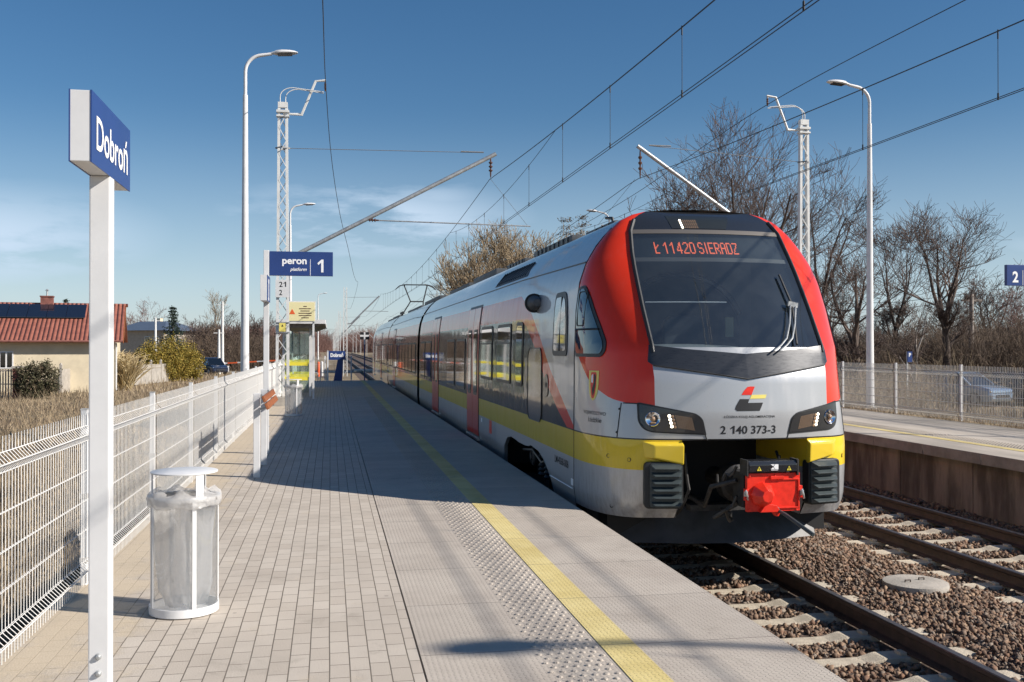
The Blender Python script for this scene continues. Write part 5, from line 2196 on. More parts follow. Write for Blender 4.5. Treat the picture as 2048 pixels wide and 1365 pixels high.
discs([(-.285, 2.888 + .028 * k) for k in range(4)], .013, .010, 'lit_diode', M['led'], tl)
discs([(-.25 + .022 * i, 2.885 + .018 * j) for i in range(7) for j in range(6)], .006, .010, 'diode_grid', M['leddim'], tl, 6)
# headlights
for sd in (-1, 1):
    HP = [(sd * x, z) for x, z in ((1.035, 1.045), (.53, .952), (.47, .905), (.435, .765), (.93, .785), (1.0, .815), (1.035, .88))]
    patch('headlight_bezel', rpoly([(sd * (x - .735) * 1.05 + sd * .735, (z - .89) * 1.12 + .89) for x, z in [(abs(p[0]), p[1]) for p in HP]], [.02, .05, .05, .01, .05, .06, .04]), fmap, .006, M['rubber'], train, .08, .06, depth=.02)
    h = patch('headlight', rpoly(HP, [.02, .05, .05, .01, .05, .06, .04]), fmap, .010, M['hood'], train, .08, .06, depth=.02)
    h['label'] = 'right headlight beside the far track' if sd > 0 else 'left headlight next to the platform'
    b = MB()
    c = Vector(fmap(sd * .925, .905, .014))
    ax = Vector((sd * .28, -1, .03)).normalized()
    b.lathe([(.0, -.004), (.02, -.006), (.045, -.002), (.060, .008), (.068, .012), (.072, .008)], c, 28, ax)
    rf = b.build('reflector', M['chrome'], h)
    b = MB()
    b.lathe([(.0, .022), (.016, .018), (.024, .008), (.026, 0)], c, 16, ax)
    b.boxm(Matrix.Translation(c + Vector((0, -.012, -.035))), .05, .008, .014)
    b.build('bulb_cap', M['leddim'], rf)
    discs([(sd * (.775 - .008 * k), .935 - .034 * k) for k in range(4)], .015, .014, 'lit_diode', M['led'], h)
    discs([(sd * (.745 - .008 * k), .930 - .034 * k) for k in range(4)], .015, .013, 'diode', M['leddim'], h)
    discs([(sd * (.715 - .004 * j - .018 * i), .937 - .016 * j - .003 * i) for i in range(9) for j in range(8)], .0058, .012, 'diode_grid', M['leddim'], h, 6)
    b = MB()
    b.tube([fmap(sd * u, z, .001) for u, z in ((.435, .765), (.42, .72), (.41, .70))], .006, 5)
    b.build('panel_gap', M['rubber'], train)

# logo, company name, running number
K = fmap
for nm, pts, m in (('logo_red_piece', [(-.072, 1.136), (-.045, 1.176), (-.008, 1.213), (.019, 1.2185), (.068, 1.217), (.031, 1.136)], M['couplerred']),
                   ('logo_yellow_piece', [(.031, 1.136), (.19, 1.139), (.175, 1.101), (.013, 1.099)], M['yellowplate']),
                   ('logo_black_piece', [(-.09, 1.097), (.007, 1.096), (-.008, 1.059), (.15, 1.061), (.111, .982), (-.120, .981), (-.142, 1.0), (-.133, 1.028)], M['black'])):
    patch(nm, pts, K, .003, m, train, .08, .05, depth=.002)
put_text('company_name', 'ŁÓDZKA KOLEJ AGLOMERACYJNA', K, -.255, .275, .908, .943, .003, M['black'], train, bold=.01)
put_text('running_number', '2 140 373-3', K, -.285, .285, .758, .838, .003, M['black'], train, bold=.015)

# coupler recess
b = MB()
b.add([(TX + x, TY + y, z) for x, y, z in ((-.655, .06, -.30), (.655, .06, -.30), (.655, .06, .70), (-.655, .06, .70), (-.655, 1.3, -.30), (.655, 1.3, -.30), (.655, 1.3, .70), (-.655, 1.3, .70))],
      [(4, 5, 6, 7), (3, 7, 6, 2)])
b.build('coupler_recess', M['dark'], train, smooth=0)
for sd in (-1, 1):
    b = MB()
    zz = [-.08, .1, .25, .405, .55, .70]
    rows = []
    for z in zz:
        rows.append([(TX + sd * .652, TY + y, z) for y in (fmap(.65, z, 0)[1] - TY, .45, 1.3)])
    vs = [p for r in rows for p in r]
    b.add(vs, [(i * 3 + k, i * 3 + k + 1, (i + 1) * 3 + k + 1, (i + 1) * 3 + k) for i in range(5) for k in range(2)])
    o = b.build('recess_cheek', M['livery'], train, smooth=0)
    add_attr(o, [-1] * len(vs), [-1] * len(vs))
# yellow bumper caps and ribbed anti-climbers
for sd in (-1, 1):
    b = MB()
    def bq(u, v, o):
        p_ = fmap(sd * u, v, o)
        return p_
    A = [bq(.645, .685, .0), bq(1.02, .685, .0), bq(1.0, .53, .0), bq(.645, .44, .0)]
    B_ = [bq(.65, .655, .075), bq(.93, .655, .075), bq(.93, .53, .075), bq(.65, .47, .075)]
    b.add(A + B_, [(0, 1, 2, 3), (4, 5, 6, 7), (0, 1, 5, 4), (1, 2, 6, 5), (2, 3, 7, 6), (3, 0, 4, 7)])
    b.build('bumper_cap', M['yellow'], train, smooth=20, bevel=.012)
    yaw_ = sd * .20
    c = Vector(fmap(sd * .825, .265, .02))
    Mr = Matrix.Translation(c) @ Matrix.Rotation(yaw_, 4, 'Z')
    b = MB()
    b.prism(rrect(-.19, .19, -.225, .225, .045), lambda u, v: Mr @ Vector((u, .05, v)), lambda u, v: Mr @ Vector((u, -.055, v)))
    bf = b.build('buffer', M['rubber'], train, bevel=.012)
    b = MB()
    b.prism(rrect(-.135, .175, -.21, .212, .03) if sd < 0 else rrect(-.175, .135, -.21, .212, .03), lambda u, v: Mr @ Vector((u, -.05, v)), lambda u, v: Mr @ Vector((u, -.075, v)))
    for k in range(6):
        z0 = -.198 + k * .0705
        sec = [(-.07, z0), (-.135, z0 + .004), (-.14, z0 + .014), (-.10, z0 + .040), (-.07, z0 + .046)]
        xa, xb = (-.12, .17) if sd < 0 else (-.17, .12)
        vs = []
        for x, q in ((xa, .02), (xb, .02)):
            pass
        n = len(sec)
        vs = [Mr @ Vector((xa + (.03 if y < -.1 else 0), y, z)) for y, z in sec] + [Mr @ Vector((xb - (.03 if y < -.1 else 0), y, z)) for y, z in sec]
        fs = [tuple(range(n)), tuple(range(2 * n - 1, n - 1, -1))] + [(i, (i + 1) % n, n + (i + 1) % n, n + i) for i in range(n)]
        b.add(vs, fs)
    b.build('ribs', M['buffer'], bf, smooth=20, bevel=.003)

# coupler
b = MB()
b.lathe([(.05, 0), (.13, .02), (.13, .14), (.17, .16), (.17, .34), (.15, .36), (.15, .62), (.19, .64), (.19, .8), (.10, .82), (.10, 1.3)], (TX - .02, 8.66, .25), 24, (0, 1, 0))
b.box(TX - .25, TX + .17, 8.66, 8.90, .12, .44)
b.tube([(TX - .28, 8.75, .36), (TX - .45, 8.95, .28), (TX - .40, 9.25, .05), (TX - .5, 9.9, .15)], .022, 8)
b.tube([(TX - .25, 8.8, .15), (TX - .40, 9.0, -.02), (TX - .15, 9.2, -.02), (TX - .3, 9.9, .05)], .018, 8)
b.tube([(TX + .2, 8.8, .2), (TX + .42, 9.1, .05), (TX + .5, 9.9, .2)], .022, 8)
b.box(TX - .5, TX + .45, 9.35, 9.5, -.02, .04)
cp = b.build('coupler', M['dirtysteel'], train)
b = MB()
b.box(TX - .27, TX + .245, 8.535, 8.58, .10, .45)
b.box(TX + .03, TX + .23, 8.522, 8.536, .385, .40)
b.box(TX + .03, TX + .235, 8.522, 8.536, .125, .14)
b.box(TX + .222, TX + .235, 8.522, 8.536, .125, .40)
b.box(TX - .05, TX + .08, 8.51, 8.54, .395, .425)
b.box(TX - .285, TX - .255, 8.53, 8.585, .20, .31)
b.box(TX + .235, TX + .27, 8.53, 8.585, .22, .33)
b.lathe([(.115, 0), (.115, .02), (.062, .12), (.055, .135), (0, .135)], (TX - .125, 8.536, .255), 8, (0, -1, 0))
b.prism([(TX - .16, .10), (TX + .04, .10), (TX - .0, .16), (TX - .1, .18)], lambda u, v: (u, 8.54, v), lambda u, v: (u, 8.49, v))
b.prism([(TX - .03, .105), (TX + .05, .105), (TX + .02, .06), (TX - .0, .06)], lambda u, v: (u, 8.57, v), lambda u, v: (u, 8.50, v))
for ux, uz in ((-.245, .425), (-.245, .125), (.0, .43), (.21, .43), (.21, .112), (-.02, .235), (.05, .40)):
    b.lathe([(0, .012), (.009, .011), (.011, 0)], (TX + ux, 8.536, uz), 6, (0, -1, 0))
b.build('coupler_cover', M['couplerred'], cp, smooth=25, bevel=.004)
for k, pts in enumerate(([(-.30, 8.70, .50), (-.36, 8.80, .42), (-.36, 9.0, .30), (-.25, 9.3, .34)], [(-.29, 8.72, .22), (-.36, 8.82, .08), (-.20, 9.05, -.06), (-.05, 9.5, .06)], [(.18, 8.80, .40), (.36, 9.0, .42), (.42, 9.4, .55)], [(-.55, 9.4, .55), (-.52, 9.35, .2), (-.58, 9.6, -.1)], [(.5, 9.5, .5), (.46, 9.4, .1), (.55, 9.7, -.15)])):
    q = MB()
    P_ = [Vector((TX + a, y_, z_)) for a, y_, z_ in pts]
    sm = []
    for i in range(len(P_) - 1):
        for u_ in (0, .34, .67):
            sm.append(P_[i].lerp(P_[i + 1], u_) - Vector((0, 0, .05 * math.sin(PI * u_))))
    q.tube(sm + [P_[-1]], .015, 8)
    q.build('hose', M['dirtysteel'], cp)
b = MB()
for sx in (-.29, .255):
    b.tube([(TX + sx, 8.515, .30), (TX + sx + .008, 8.50, .25), (TX + sx + .02, 8.515, .215)], .010, 6)
    b.box(TX + sx - .015, TX + sx + .02, 8.515, 8.53, .245, .29)
b.build('clip', M['tin'], cp)
b = MB()
sec = [(8.50, .465), (8.495, .53), (8.52, .562), (8.70, .562), (8.72, .50), (8.70, .462)]
b.prism(sec, lambda u, v: (TX - .265, u, v), lambda u, v: (TX + .20, u, v))
bx_ = b.build('coupler_hood', M['hood'], cp, bevel=.006)
for sx in (-.285, .205):
    b = MB()
    b.box(TX + sx, TX + sx + .014, 8.50, 8.66, .43, .575)
    b.build('hood_bracket', M['dirtysteel'], cp)
FH = lambda u, v, o: (TX + u, 8.4965 + (v - .5) * .08 * 0 - o, v)
for ux in (-.17, .12):
    b = MB()
    b.prism([(ux - .022, .478), (ux + .022, .478), (ux, .518)], lambda u, v: (TX + u, 8.4945, v), lambda u, v: (TX + u, 8.4925, v))
    tri = b.build('warning_triangle', M['strip'], bx_)
    b = MB()
    b.box(TX + ux - .003, TX + ux + .003, 8.4905, 8.4922, .484, .506)
    b.build('warning_mark', M['black'], tri)
b = MB()
for pts in ([(-.06, .535), (-.02, .535), (-.035, .517)], [(-.06, .49), (-.02, .49), (-.035, .509)], [(-.015, .535), (.015, .535), (.015, .49), (-.015, .49), (-.03, .513)]):
    b.prism(pts, lambda u, v: (TX + u, 8.4945, v), lambda u, v: (TX + u, 8.4925, v))
b.box(TX - .055, TX + .012, 8.4925, 8.4945, .480, .485)
b.build('maker_mark', M['letter'], bx_)
b = MB()
b.tube([(TX + .0, 8.58, .13), (TX + .05, 8.42, .085), (TX + .165, 8.12, -.045)], [.012, .017, .019], 10)
b.lathe([(.03, -.02), (.03, .05), (.018, .06)], (TX, 8.56, .13), 10, (.2, -.9, -.3))
b.build('uncoupling_bar', M['buffer'], cp)
# plough
b = MB()
NP = [(-1.28, 1.3), (-1.10, .86), (-.4, .66), (0, .62), (.4, .66), (1.10, .86), (1.28, 1.3)]
top, bot, tin_, bin2 = [], [], [], []
for x, y in NP:
    top.append((TX + x, TY + y + .10, -.05))
    bot.append((TX + x * .98, TY + y - .10, -.40))
    tin_.append((TX + x, TY + y + .13, -.05))
    bin2.append((TX + x * .98, TY + y - .07, -.40))
n = len(NP)
vs = top + bot + tin_ + bin2
fs = []
for i in range(n - 1):
    fs += [(i, i + 1, n + i + 1, n + i), (2 * n + i, 3 * n + i, 3 * n + i + 1, 2 * n + i + 1), (n + i, n + i + 1, 3 * n + i + 1, 3 * n + i), (i, 2 * n + i, 2 * n + i + 1, i + 1)]
b.add(vs, fs)
b.build('snow_plough', M['plough'], train, smooth=20)
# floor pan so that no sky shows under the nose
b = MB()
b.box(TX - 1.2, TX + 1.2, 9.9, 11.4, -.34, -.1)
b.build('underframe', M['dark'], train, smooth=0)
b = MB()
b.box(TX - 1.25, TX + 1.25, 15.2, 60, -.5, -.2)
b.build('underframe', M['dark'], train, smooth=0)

# wiper
b = MB()
b.tube([fmap(u, z, .045) for u, z in ((.645, 2.36), (.66, 2.2), (.675, 2.04), (.63, 1.84), (.575, 1.63))], .013, 6)
wi = b.build('wiper_blade', M['rubber'], train)
b = MB()
for du in (0, .065):
    b.tube([fmap(u + du, z, .06) for u, z in ((.645, 2.03), (.56, 1.84), (.47, 1.69), (.38, 1.62), (.29, 1.565))], .009, 6)
b.bar(fmap(.62, 2.05, .06), fmap(.73, 2.03, .06), .03, .05)
b.build('wiper_arm', M['galv'], wi)

# cab interior behind the glass
cab = MB()
cab.add([(TX + x, TY + y, z) for x, y, z in ((-.86, 1.9, .9), (.86, 1.9, .9), (.86, 1.9, 2.8), (-.86, 1.9, 2.8), (-.87, .35, 1.45), (-.84, 1.15, 2.75), (.87, .35, 1.45), (.84, 1.15, 2.75), (-.87, .35, .9), (.87, .35, .9))],
        [(0, 1, 2, 3), (0, 3, 5, 4, 8), (1, 9, 6, 7, 2), (3, 2, 7, 5), (0, 8, 9, 1)])
M['cablining'] = mat('cab_lining_grey', (0.14, 0.16, 0.17), 0.7)
ci = cab.build('cab_interior', M['cablining'], train, smooth=0)
dp = [(TX - .80, .95)] + [(TX - .05 + .76 * math.cos(a_), 1.72 + .70 * math.sin(a_)) for a_ in np.linspace(PI * .95, PI * .05, 15)] + [(TX + .70, .95)]
b = MB()
b.prism(dp, lambda u, v: (u, TY + 1.86, v), lambda u, v: (u, TY + 1.88, v))
b.build('doorway', M['cabdark'], ci, smooth=0)
b = MB()
rows = []
for y, z, w in ((.30, 1.50, .85), (.34, 1.52, .86), (.55, 1.545, .87), (.9, 1.585, .86), (1.05, 1.50, .84), (1.1, 1.2, .8)):
    rows.append([(TX + w * t, TY + y + .12 * t * t, z + .05 * (1 - abs(t + .45) ** 2) * (y > .5 and y < 1)) for t in np.linspace(-1, 1, 13)])
b.loft(rows, cap=False)
b.fs = None
b.build('dashboard', M['cabgrey'], ci, smooth=60)
b = MB()
arcp = []
for k in range(15):
    a = PI * (.12 + .76 * k / 14)
    arcp.append((TX - .05 + .78 * math.cos(a), TY + 1.8, 1.72 + .72 * math.sin(a)))
b.tube(arcp, .035, 8)
b.build('doorway_arch', M['hood'], ci)
b = MB()
b.tube([fmap(x, 2.06, -.07) for x in np.linspace(-.84, -.02, 10)], .006, 6)
b.build('blind_rail', M['letter'], ci)
b = MB()
b.box(TX + .52, TX + .62, TY + 1.85, TY + 1.88, 1.72, 1.95)
b.build('yellow_notice', M['paleyellow'], ci, smooth=0)
b = MB()
b.prism(rrect(-.26, .26, 1.1, 1.95, .12), lambda u, v: (TX + u - .1, TY + 1.45, v), lambda u, v: (TX + u - .1, TY + 1.58, v))
b.build('driver_seat', M['cabdark'], ci, bevel=.03)


# ------------------------------------------------------------------ trees
def grow_tree(seed, height, r0, spread=1.0, levels=4, counts=(9, 6, 5, 4), trunk_frac=.42, leaders=3, lean=(0, 0), minr=.007, droop=0.0, start=.35):
    R = random.Random(seed)
    segs = [[] for _ in range(6)]

    def unit(v):
        return v.normalized()

    def branch(p, d, L, r, lev):
        n = (6, 5, 4, 3, 2, 2)[lev]
        pts = [(p.copy(), r)]
        cur = p.copy()
        dd = d.copy()
        for i in range(n):
            jit = (.10, .20, .24, .22, .2, .2)[lev]
            dd = unit(dd + Vector((R.uniform(-jit, jit), R.uniform(-jit, jit), R.uniform(-jit * .6, jit * .8) + (.10 if lev else .05) - droop * lev * .05)))
            cur = cur + dd * (L / n)
            rr = max(minr, r * (1 - .75 * (i + 1) / n)) if lev else r * (1 - .45 * (i + 1) / n)
            segs[lev].append((pts[-1][0], cur.copy(), pts[-1][1], rr))
            pts.append((cur.copy(), rr))
        if lev >= levels:
            return
        k = counts[lev]
        k = max(2, int(k * R.uniform(.8, 1.25)))
        for c in range(k):
            f = R.uniform(start if lev == 0 else .2, 1.0)
            i = min(n - 1, int(f * n))
            t = f * n - i
            q = pts[i][0].lerp(pts[i + 1][0], t)
            rq = pts[i][1] * (1 - t) + pts[i + 1][1] * t
            dl = unit(pts[i + 1][0] - pts[i][0])
            az = R.uniform(0, 2 * PI)
            ref = Vector((math.cos(az), math.sin(az), R.uniform(-.1, .5)))
            ang = R.uniform(.55, 1.05) * spread
            nd = unit(dl * math.cos(ang) + unit(ref - dl * ref.dot(dl)) * math.sin(ang))
            Lc = L * R.uniform(.45, .75) * (1.15 - .5 * f) * (1.1, 1.0, 1.05, 1.1)[min(lev, 3)]
            branch(q, nd, Lc, max(minr, rq * R.uniform(.45, .65)), lev + 1)
        if lev == 0:
            for c in range(leaders):
                az = 2 * PI * c / max(1, leaders) + R.uniform(-.5, .5)
                nd = unit(dd + Vector((math.cos(az), math.sin(az), 0)) * R.uniform(.25, .6) * spread)
                branch(cur, nd, height * (1 - trunk_frac) * R.uniform(.8, 1.05), pts[-1][1] * .8, 1)

    d0 = unit(Vector((lean[0], lean[1], 1)))
    branch(Vector((0, 0, 0)), d0, height * trunk_frac, r0, 0)
    return segs


def put_tree(o_, height, label, seed, twig='twig', bark='bark', r0=.2, name='bare_tree', cat='tree', group='bare trees around the station', rot=0, **kw):
    segs = grow_tree(seed, height, r0, **kw)
    zmax = max(s_[1].z for l in segs for s_ in l)
    k = height / zmax
    t = thing(name, label, cat, tuple(o_), group)
    off = np.array(o_)
    for nm, lv, m, n in (('trunk', segs[:2], M[bark], 6), ('crown', segs[2:], M[twig], 3)):
        S = [s_ for l in lv for s_ in l]
        if not S:
            continue
        P0 = np.array([s_[0] for s_ in S]) * k + off
        P1 = np.array([s_[1] for s_ in S]) * k + off
        V, F = segs_mesh(P0, P1, np.array([s_[2] for s_ in S]), np.array([s_[3] for s_ in S]), n)
        npmesh(nm, V, F, m, t)
    return t


def tp(px, Z, z=-1.0):
    return at(px, Z, z)


BT = (
    (1500, 50, 205, 'biggest bare tree spreading high above the train roof behind the mast', 5, dict(r0=.34, spread=.95, counts=(6, 9, 8, 6), leaders=5, trunk_frac=.36, start=.65, minr=.0085)),
    (1640, 60, 330, 'tall bare tree beside the lattice mast, between train cab and lamp', 8, dict(r0=.24, counts=(8, 7, 7, 5), leaders=3, trunk_frac=.45, minr=.009)),
    (1718, 42, 470, 'bare tree with a dark thick trunk between the train cab and the far lamp', 12, dict(r0=.26, spread=1.1, counts=(8, 7, 7, 5), leaders=3, trunk_frac=.45, minr=.008)),
    (1790, 66, 425, 'bare tree with a rounded twiggy crown between the far lamp and the parking sign', 21, dict(r0=.2, counts=(8, 7, 7, 5), leaders=4, trunk_frac=.4, minr=.010)),
    (1829, 45, 560, 'slender bare tree beside the blue parking sign', 33, dict(r0=.10, spread=.8, counts=(8, 5, 4, 3), leaders=2, trunk_frac=.5, bark='birch')),
    (1893, 50, 392, 'dark bent trunk bare tree with a wide crown alone against the sky', 44, dict(r0=.25, spread=1.0, counts=(4, 9, 8, 5), leaders=4, trunk_frac=.46, lean=(.08, .02), start=.62, minr=.008)),
    (2045, 58, 560, 'reddish bare tree behind the platform 2 sign', 52, dict(r0=.16, twig='twigred', counts=(9, 7, 7, 6), leaders=4, trunk_frac=.35, minr=.009)),
    (1392, 54, 318, 'bare tree rising behind the train cab roof', 61, dict(r0=.2, counts=(8, 7, 6, 5), leaders=4, trunk_frac=.4, minr=.012)),
    (1985, 75, 520, 'bare tree standing behind the weathered utility pole', 66, dict(r0=.18, counts=(8, 7, 6, 5), leaders=4, trunk_frac=.4, minr=.013)),
    (960, 100, 470, 'tan willow of the clump above the train roof, closest to the pantograph', 71, dict(r0=.3, twig='twigtan', bark='twigtan', counts=(10, 9, 7, 5), leaders=7, trunk_frac=.22, spread=.8, minr=.024)),
    (1035, 104, 432, 'tan willow with the tallest crown in the clump over the train roof', 72, dict(r0=.3, twig='twigtan', bark='twigtan', counts=(10, 9, 7, 5), leaders=7, trunk_frac=.22, spread=.8, minr=.024)),
    (1115, 108, 446, 'tan willow of the clump closest to the train cab', 73, dict(r0=.3, twig='twigtan', bark='twigtan', counts=(10, 9, 7, 5), leaders=7, trunk_frac=.22, spread=.8, minr=.024)),
    (905, 135, 540, 'small tan tree at the foot of the willow clump beside the pantograph', 74, dict(r0=.25, twig='twigtan', bark='twigtan', counts=(8, 6, 6, 4), leaders=5, trunk_frac=.25, spread=.9, minr=.02)),
    (288, 135, 592, 'reddish bare tree above the dark roofed house', 81, dict(r0=.16, twig='twigred', counts=(7, 6, 5, 4), leaders=3, trunk_frac=.4, minr=.012)),
    (262, 130, 622, 'small reddish bare tree between the tiled house and the dark roofed house', 82, dict(r0=.14, twig='twigred', counts=(7, 6, 5, 3), leaders=3, trunk_frac=.4, minr=.012)),
    (432, 125, 576, 'pale tall bare birch behind the parked dark cars', 83, dict(r0=.2, twig='twigtan', bark='birch', spread=.7, counts=(9, 6, 5, 4), leaders=3, trunk_frac=.45, minr=.012)),
    (392, 118, 628, 'broad brown bare tree next to the dark fir', 84, dict(r0=.2, counts=(9, 7, 6, 4), leaders=5, trunk_frac=.25, minr=.014)),
    (455, 116, 618, 'broad brown bare tree between the pale pole and the tall fence lamp', 85, dict(r0=.2, counts=(9, 7, 6, 4), leaders=5, trunk_frac=.25, minr=.014)),
    (512, 122, 622, 'brown bare tree between the near lamp and the lattice mast', 86, dict(r0=.2, counts=(9, 7, 6, 4), leaders=5, trunk_frac=.25, minr=.014)),
)
for px, Z, top, lab, seed, kw in BT:
    put_tree(tp(px, Z), zat(top, Z) + 1.0, lab, seed, **kw)


# dense brown thicket at the foot of the trees (right), far woods along the horizon
def twig_mass(name, label, spots, material, per=110, minr=.008, cat='thicket'):
    P0, P1, R0, R1 = [], [], [], []
    for (x, y, h, w) in spots:
        n = per
        base = np.array([x, y, -1.0]) + np.c_[nr.normal(0, w * .35, (n, 2)), np.zeros(n)]
        d = np.c_[nr.normal(0, .38, (n, 2)), np.ones(n)]
        hh = h * nr.uniform(.45, 1.05, n)
        p = base
        for k in range(3):
            d = d + np.c_[nr.normal(0, .28, (n, 2)), nr.normal(0, .12, n)]
            dn = d / np.linalg.norm(d, axis=1, keepdims=True)
            q = p + dn * (hh / 3)[:, None]
            r = minr * (2.0 - .6 * k)
            P0.append(p)
            P1.append(q)
            R0.append(np.full(n, r))
            R1.append(np.full(n, r * .7))
            # side twigs
            for _ in range(2):
                sd = dn + nr.normal(0, .7, (n, 3))
                sd /= np.linalg.norm(sd, axis=1, keepdims=True)
                P0.append(p + (q - p) * nr.random((n, 1)))
                P1.append(P0[-1] + sd * (hh * nr.uniform(.12, .3, n))[:, None])
                R0.append(np.full(n, minr))
                R1.append(np.full(n, minr * .6))
            p = q
    V, F = segs_mesh(np.concatenate(P0), np.concatenate(P1), np.concatenate(R0), np.concatenate(R1), 3)
    return tag(npmesh(name, V, F, material), label, cat, kind='stuff')


sp_ = []
for k in range(180):
    Z = rnd.uniform(50, 82)
    px = rnd.uniform(1600, 2200)
    q = at(px, Z)
    if q.x < 20:
        continue
    sp_.append((q.x, q.y, rnd.uniform(2.2, 4.4) * (1.0 if px < 1900 else 1.2), rnd.uniform(1.5, 3)))
twig_mass('thicket', 'dense brown leafless undergrowth below the trees on the right', sp_, M['thicket'], per=120, minr=.010)
sp_ = []
for k in range(60):
    Z = rnd.uniform(34, 48)
    px = rnd.uniform(1640, 2150)
    q = at(px, Z)
    if q.x < 16.5 or (abs(px - 1945) < 90 and Z < 44) or (px > 1980 and Z < 45):
        continue
    sp_.append((q.x, q.y, rnd.uniform(1.0, 2.4), 1.6))
twig_mass('low_scrub', 'low pale scrub between the far fence and the thicket', sp_, M['twigtan'], per=60, minr=.006, cat='scrub')
sp_ = []
for k in range(150):
    Z = rnd.uniform(230, 330)
    px = rnd.choice((rnd.uniform(-100, 660), rnd.uniform(380, 650), rnd.uniform(690, 1400), rnd.uniform(690, 1000)))
    q = at(px, Z)
    if -8 < q.x < 18:
        continue
    sp_.append((q.x, q.y, rnd.uniform(5, 9.5), 7))
for k in range(120):
    Z = rnd.uniform(480, 900)
    px = rnd.uniform(575, 770)
    q = at(px, Z)
    if -9 < q.x < 17:
        continue
    sp_.append((q.x, q.y, rnd.uniform(9, 15), 14))
twig_mass('far_woods', 'far reddish brown leafless woods along the horizon', sp_, M['twigred'], per=260, minr=.045, cat='woods')
sp_ = []
for k in range(46):
    Z = rnd.uniform(108, 135)
    px = rnd.uniform(365, 660)
    q = at(px, Z)
    if q.x > -6:
        continue
    sp_.append((q.x, q.y, rnd.uniform(3.0, 5.6), 4))
twig_mass('hedgerow', 'brown leafless hedgerow beyond the level crossing road on the left', sp_, M['thicket'], per=160, minr=.018, cat='hedgerow')


def leaf_cloud(V0, size):
    """Little random triangles centred on the points V0."""
    n = len(V0)
    a = nr.normal(size=(n, 3, 3))
    a /= np.linalg.norm(a, axis=2, keepdims=True)
    a *= (size * nr.uniform(.6, 1.3, n))[:, None, None]
    return (V0[:, None, :] + a).reshape(-1, 3), np.arange(n * 3).reshape(-1, 3)


def leafy(o_, name, label, cat, ell, material, n, size, group=None, clumps=90, stem=True):
    """ell: list of (dx,dy,z,rx,ry,rz) lobes."""
    t = thing(name, label, cat, tuple(o_), group)
    P = []
    for (dx, dy, z, rx, ry, rz) in ell:
        u = nr.normal(size=(clumps, 3))
        u /= np.linalg.norm(u, axis=1, keepdims=True)
        rad = nr.uniform(.55, 1.05, (clumps, 1))
        c = u * rad
        k = max(4, int(n / len(ell) / clumps))
        q = c[:, None, :] + nr.normal(0, .13, (clumps, k, 3))
        q = q.reshape(-1, 3) * np.array([rx, ry, rz]) + np.array([o_[0] + dx, o_[1] + dy, o_[2] + z])
        P.append(q)
    P = np.concatenate(P)
    P = P[P[:, 2] > o_[2] + .02]
    V, F = leaf_cloud(P, size)
    npmesh('foliage', V, F, material, t)
    if stem:
        b = MB()
        for (dx, dy, z, rx, ry, rz) in ell:
            b.tube([(o_[0] + dx * .6, o_[1] + dy * .6, o_[2]), (o_[0] + dx, o_[1] + dy, o_[2] + z)], [.07, .03], 6)
        b.build('stem', M['bark'], t)
    return t


for i, (px, w, top) in enumerate(((290, 1.0, 690), (318, 1.5, 674), (352, 1.4, 676), (380, 1.0, 690))):
    Z = 74 + i
    h = zat(top, Z) + 1.0
    lab = ('small golden thuja at the end of the row beside the straw coloured grass tuft', 'broadest golden thuja of the row beyond the tiled house', 'golden thuja below the fir tree', 'golden thuja at the end of the row closest to the parked cars')[i]
    leafy(at(px, Z, -1.0), 'golden_thuja', lab, 'shrub', [(0, 0, h * .48, w * .95, w * .95, h * .52), (-w * .4, .2, h * .40, w * .7, w * .7, h * .42), (w * .4, -.1, h * .38, w * .65, w * .7, h * .42)], M['thuja'], 9000, .085, 'golden thujas in a row', clumps=110)
leafy(at(70, 50, -1.0), 'ivy_shrub', 'dull olive shrub over the fence in front of the tiled house', 'shrub', [(-.35, 0, .9, .7, .6, .9), (.35, .1, 1.0, .75, .6, .85), (0, 0, .55, .9, .6, .6)], M['olive'], 12000, .07)
# straw plume grass
o_ = at(250, 60, -1.0)
n = 420
d = np.c_[nr.normal(0, .36, (n, 2)), np.ones(n)]
d /= np.linalg.norm(d, axis=1, keepdims=True)
P0 = np.array(o_) + np.c_[nr.normal(0, .12, (n, 2)), np.zeros(n)]
P1 = P0 + d * nr.uniform(1.2, 2.3, n)[:, None]
P2 = P1 + (d + np.c_[nr.normal(0, .5, (n, 2)), np.full(n, -.5)]) * .45
V, F = segs_mesh(np.concatenate([P0, P1]), np.concatenate([P1, P2]), np.full(2 * n, .018), np.concatenate([np.full(n, .03), np.full(n, .012)]), 3)
tag(npmesh('ornamental_grass', V, F, M['straw']), 'straw coloured tuft of ornamental grass at the house corner', 'grass tuft')

# fir trees
def fir(o_, h, w, label, material='fir', name='fir_tree'):
    t = thing(name, label, 'tree', tuple(o_), 'dark conifers')
    P = []
    L = 22
    for k in range(L):
        f = k / (L - 1)
        z = h * (.08 + .92 * f)
        r = w * (1 - f) ** .85 * rnd.uniform(.85, 1.15) + .05
        nb = max(5, int(11 * (1 - f) + 3))
        for j in range(nb):
            a = rnd.uniform(0, 2 * PI)
            ln = r * rnd.uniform(.75, 1.1)
            m_ = 34
            u = nr.random(m_) ** .7
            P.append(np.c_[o_[0] + math.cos(a) * ln * u + nr.normal(0, .07 * w, m_), o_[1] + math.sin(a) * ln * u + nr.normal(0, .07 * w, m_), o_[2] + z - u * ln * .35 + nr.normal(0, .05 * h / 6, m_)])
    V, F = leaf_cloud(np.concatenate(P), .11)
    npmesh('crown', V, F, M[material], t)
    b = MB()
    b.tube([tuple(o_), (o_[0], o_[1], o_[2] + h * .95)], [.14, .02], 8)
    b.build('trunk', M['bark'], t)


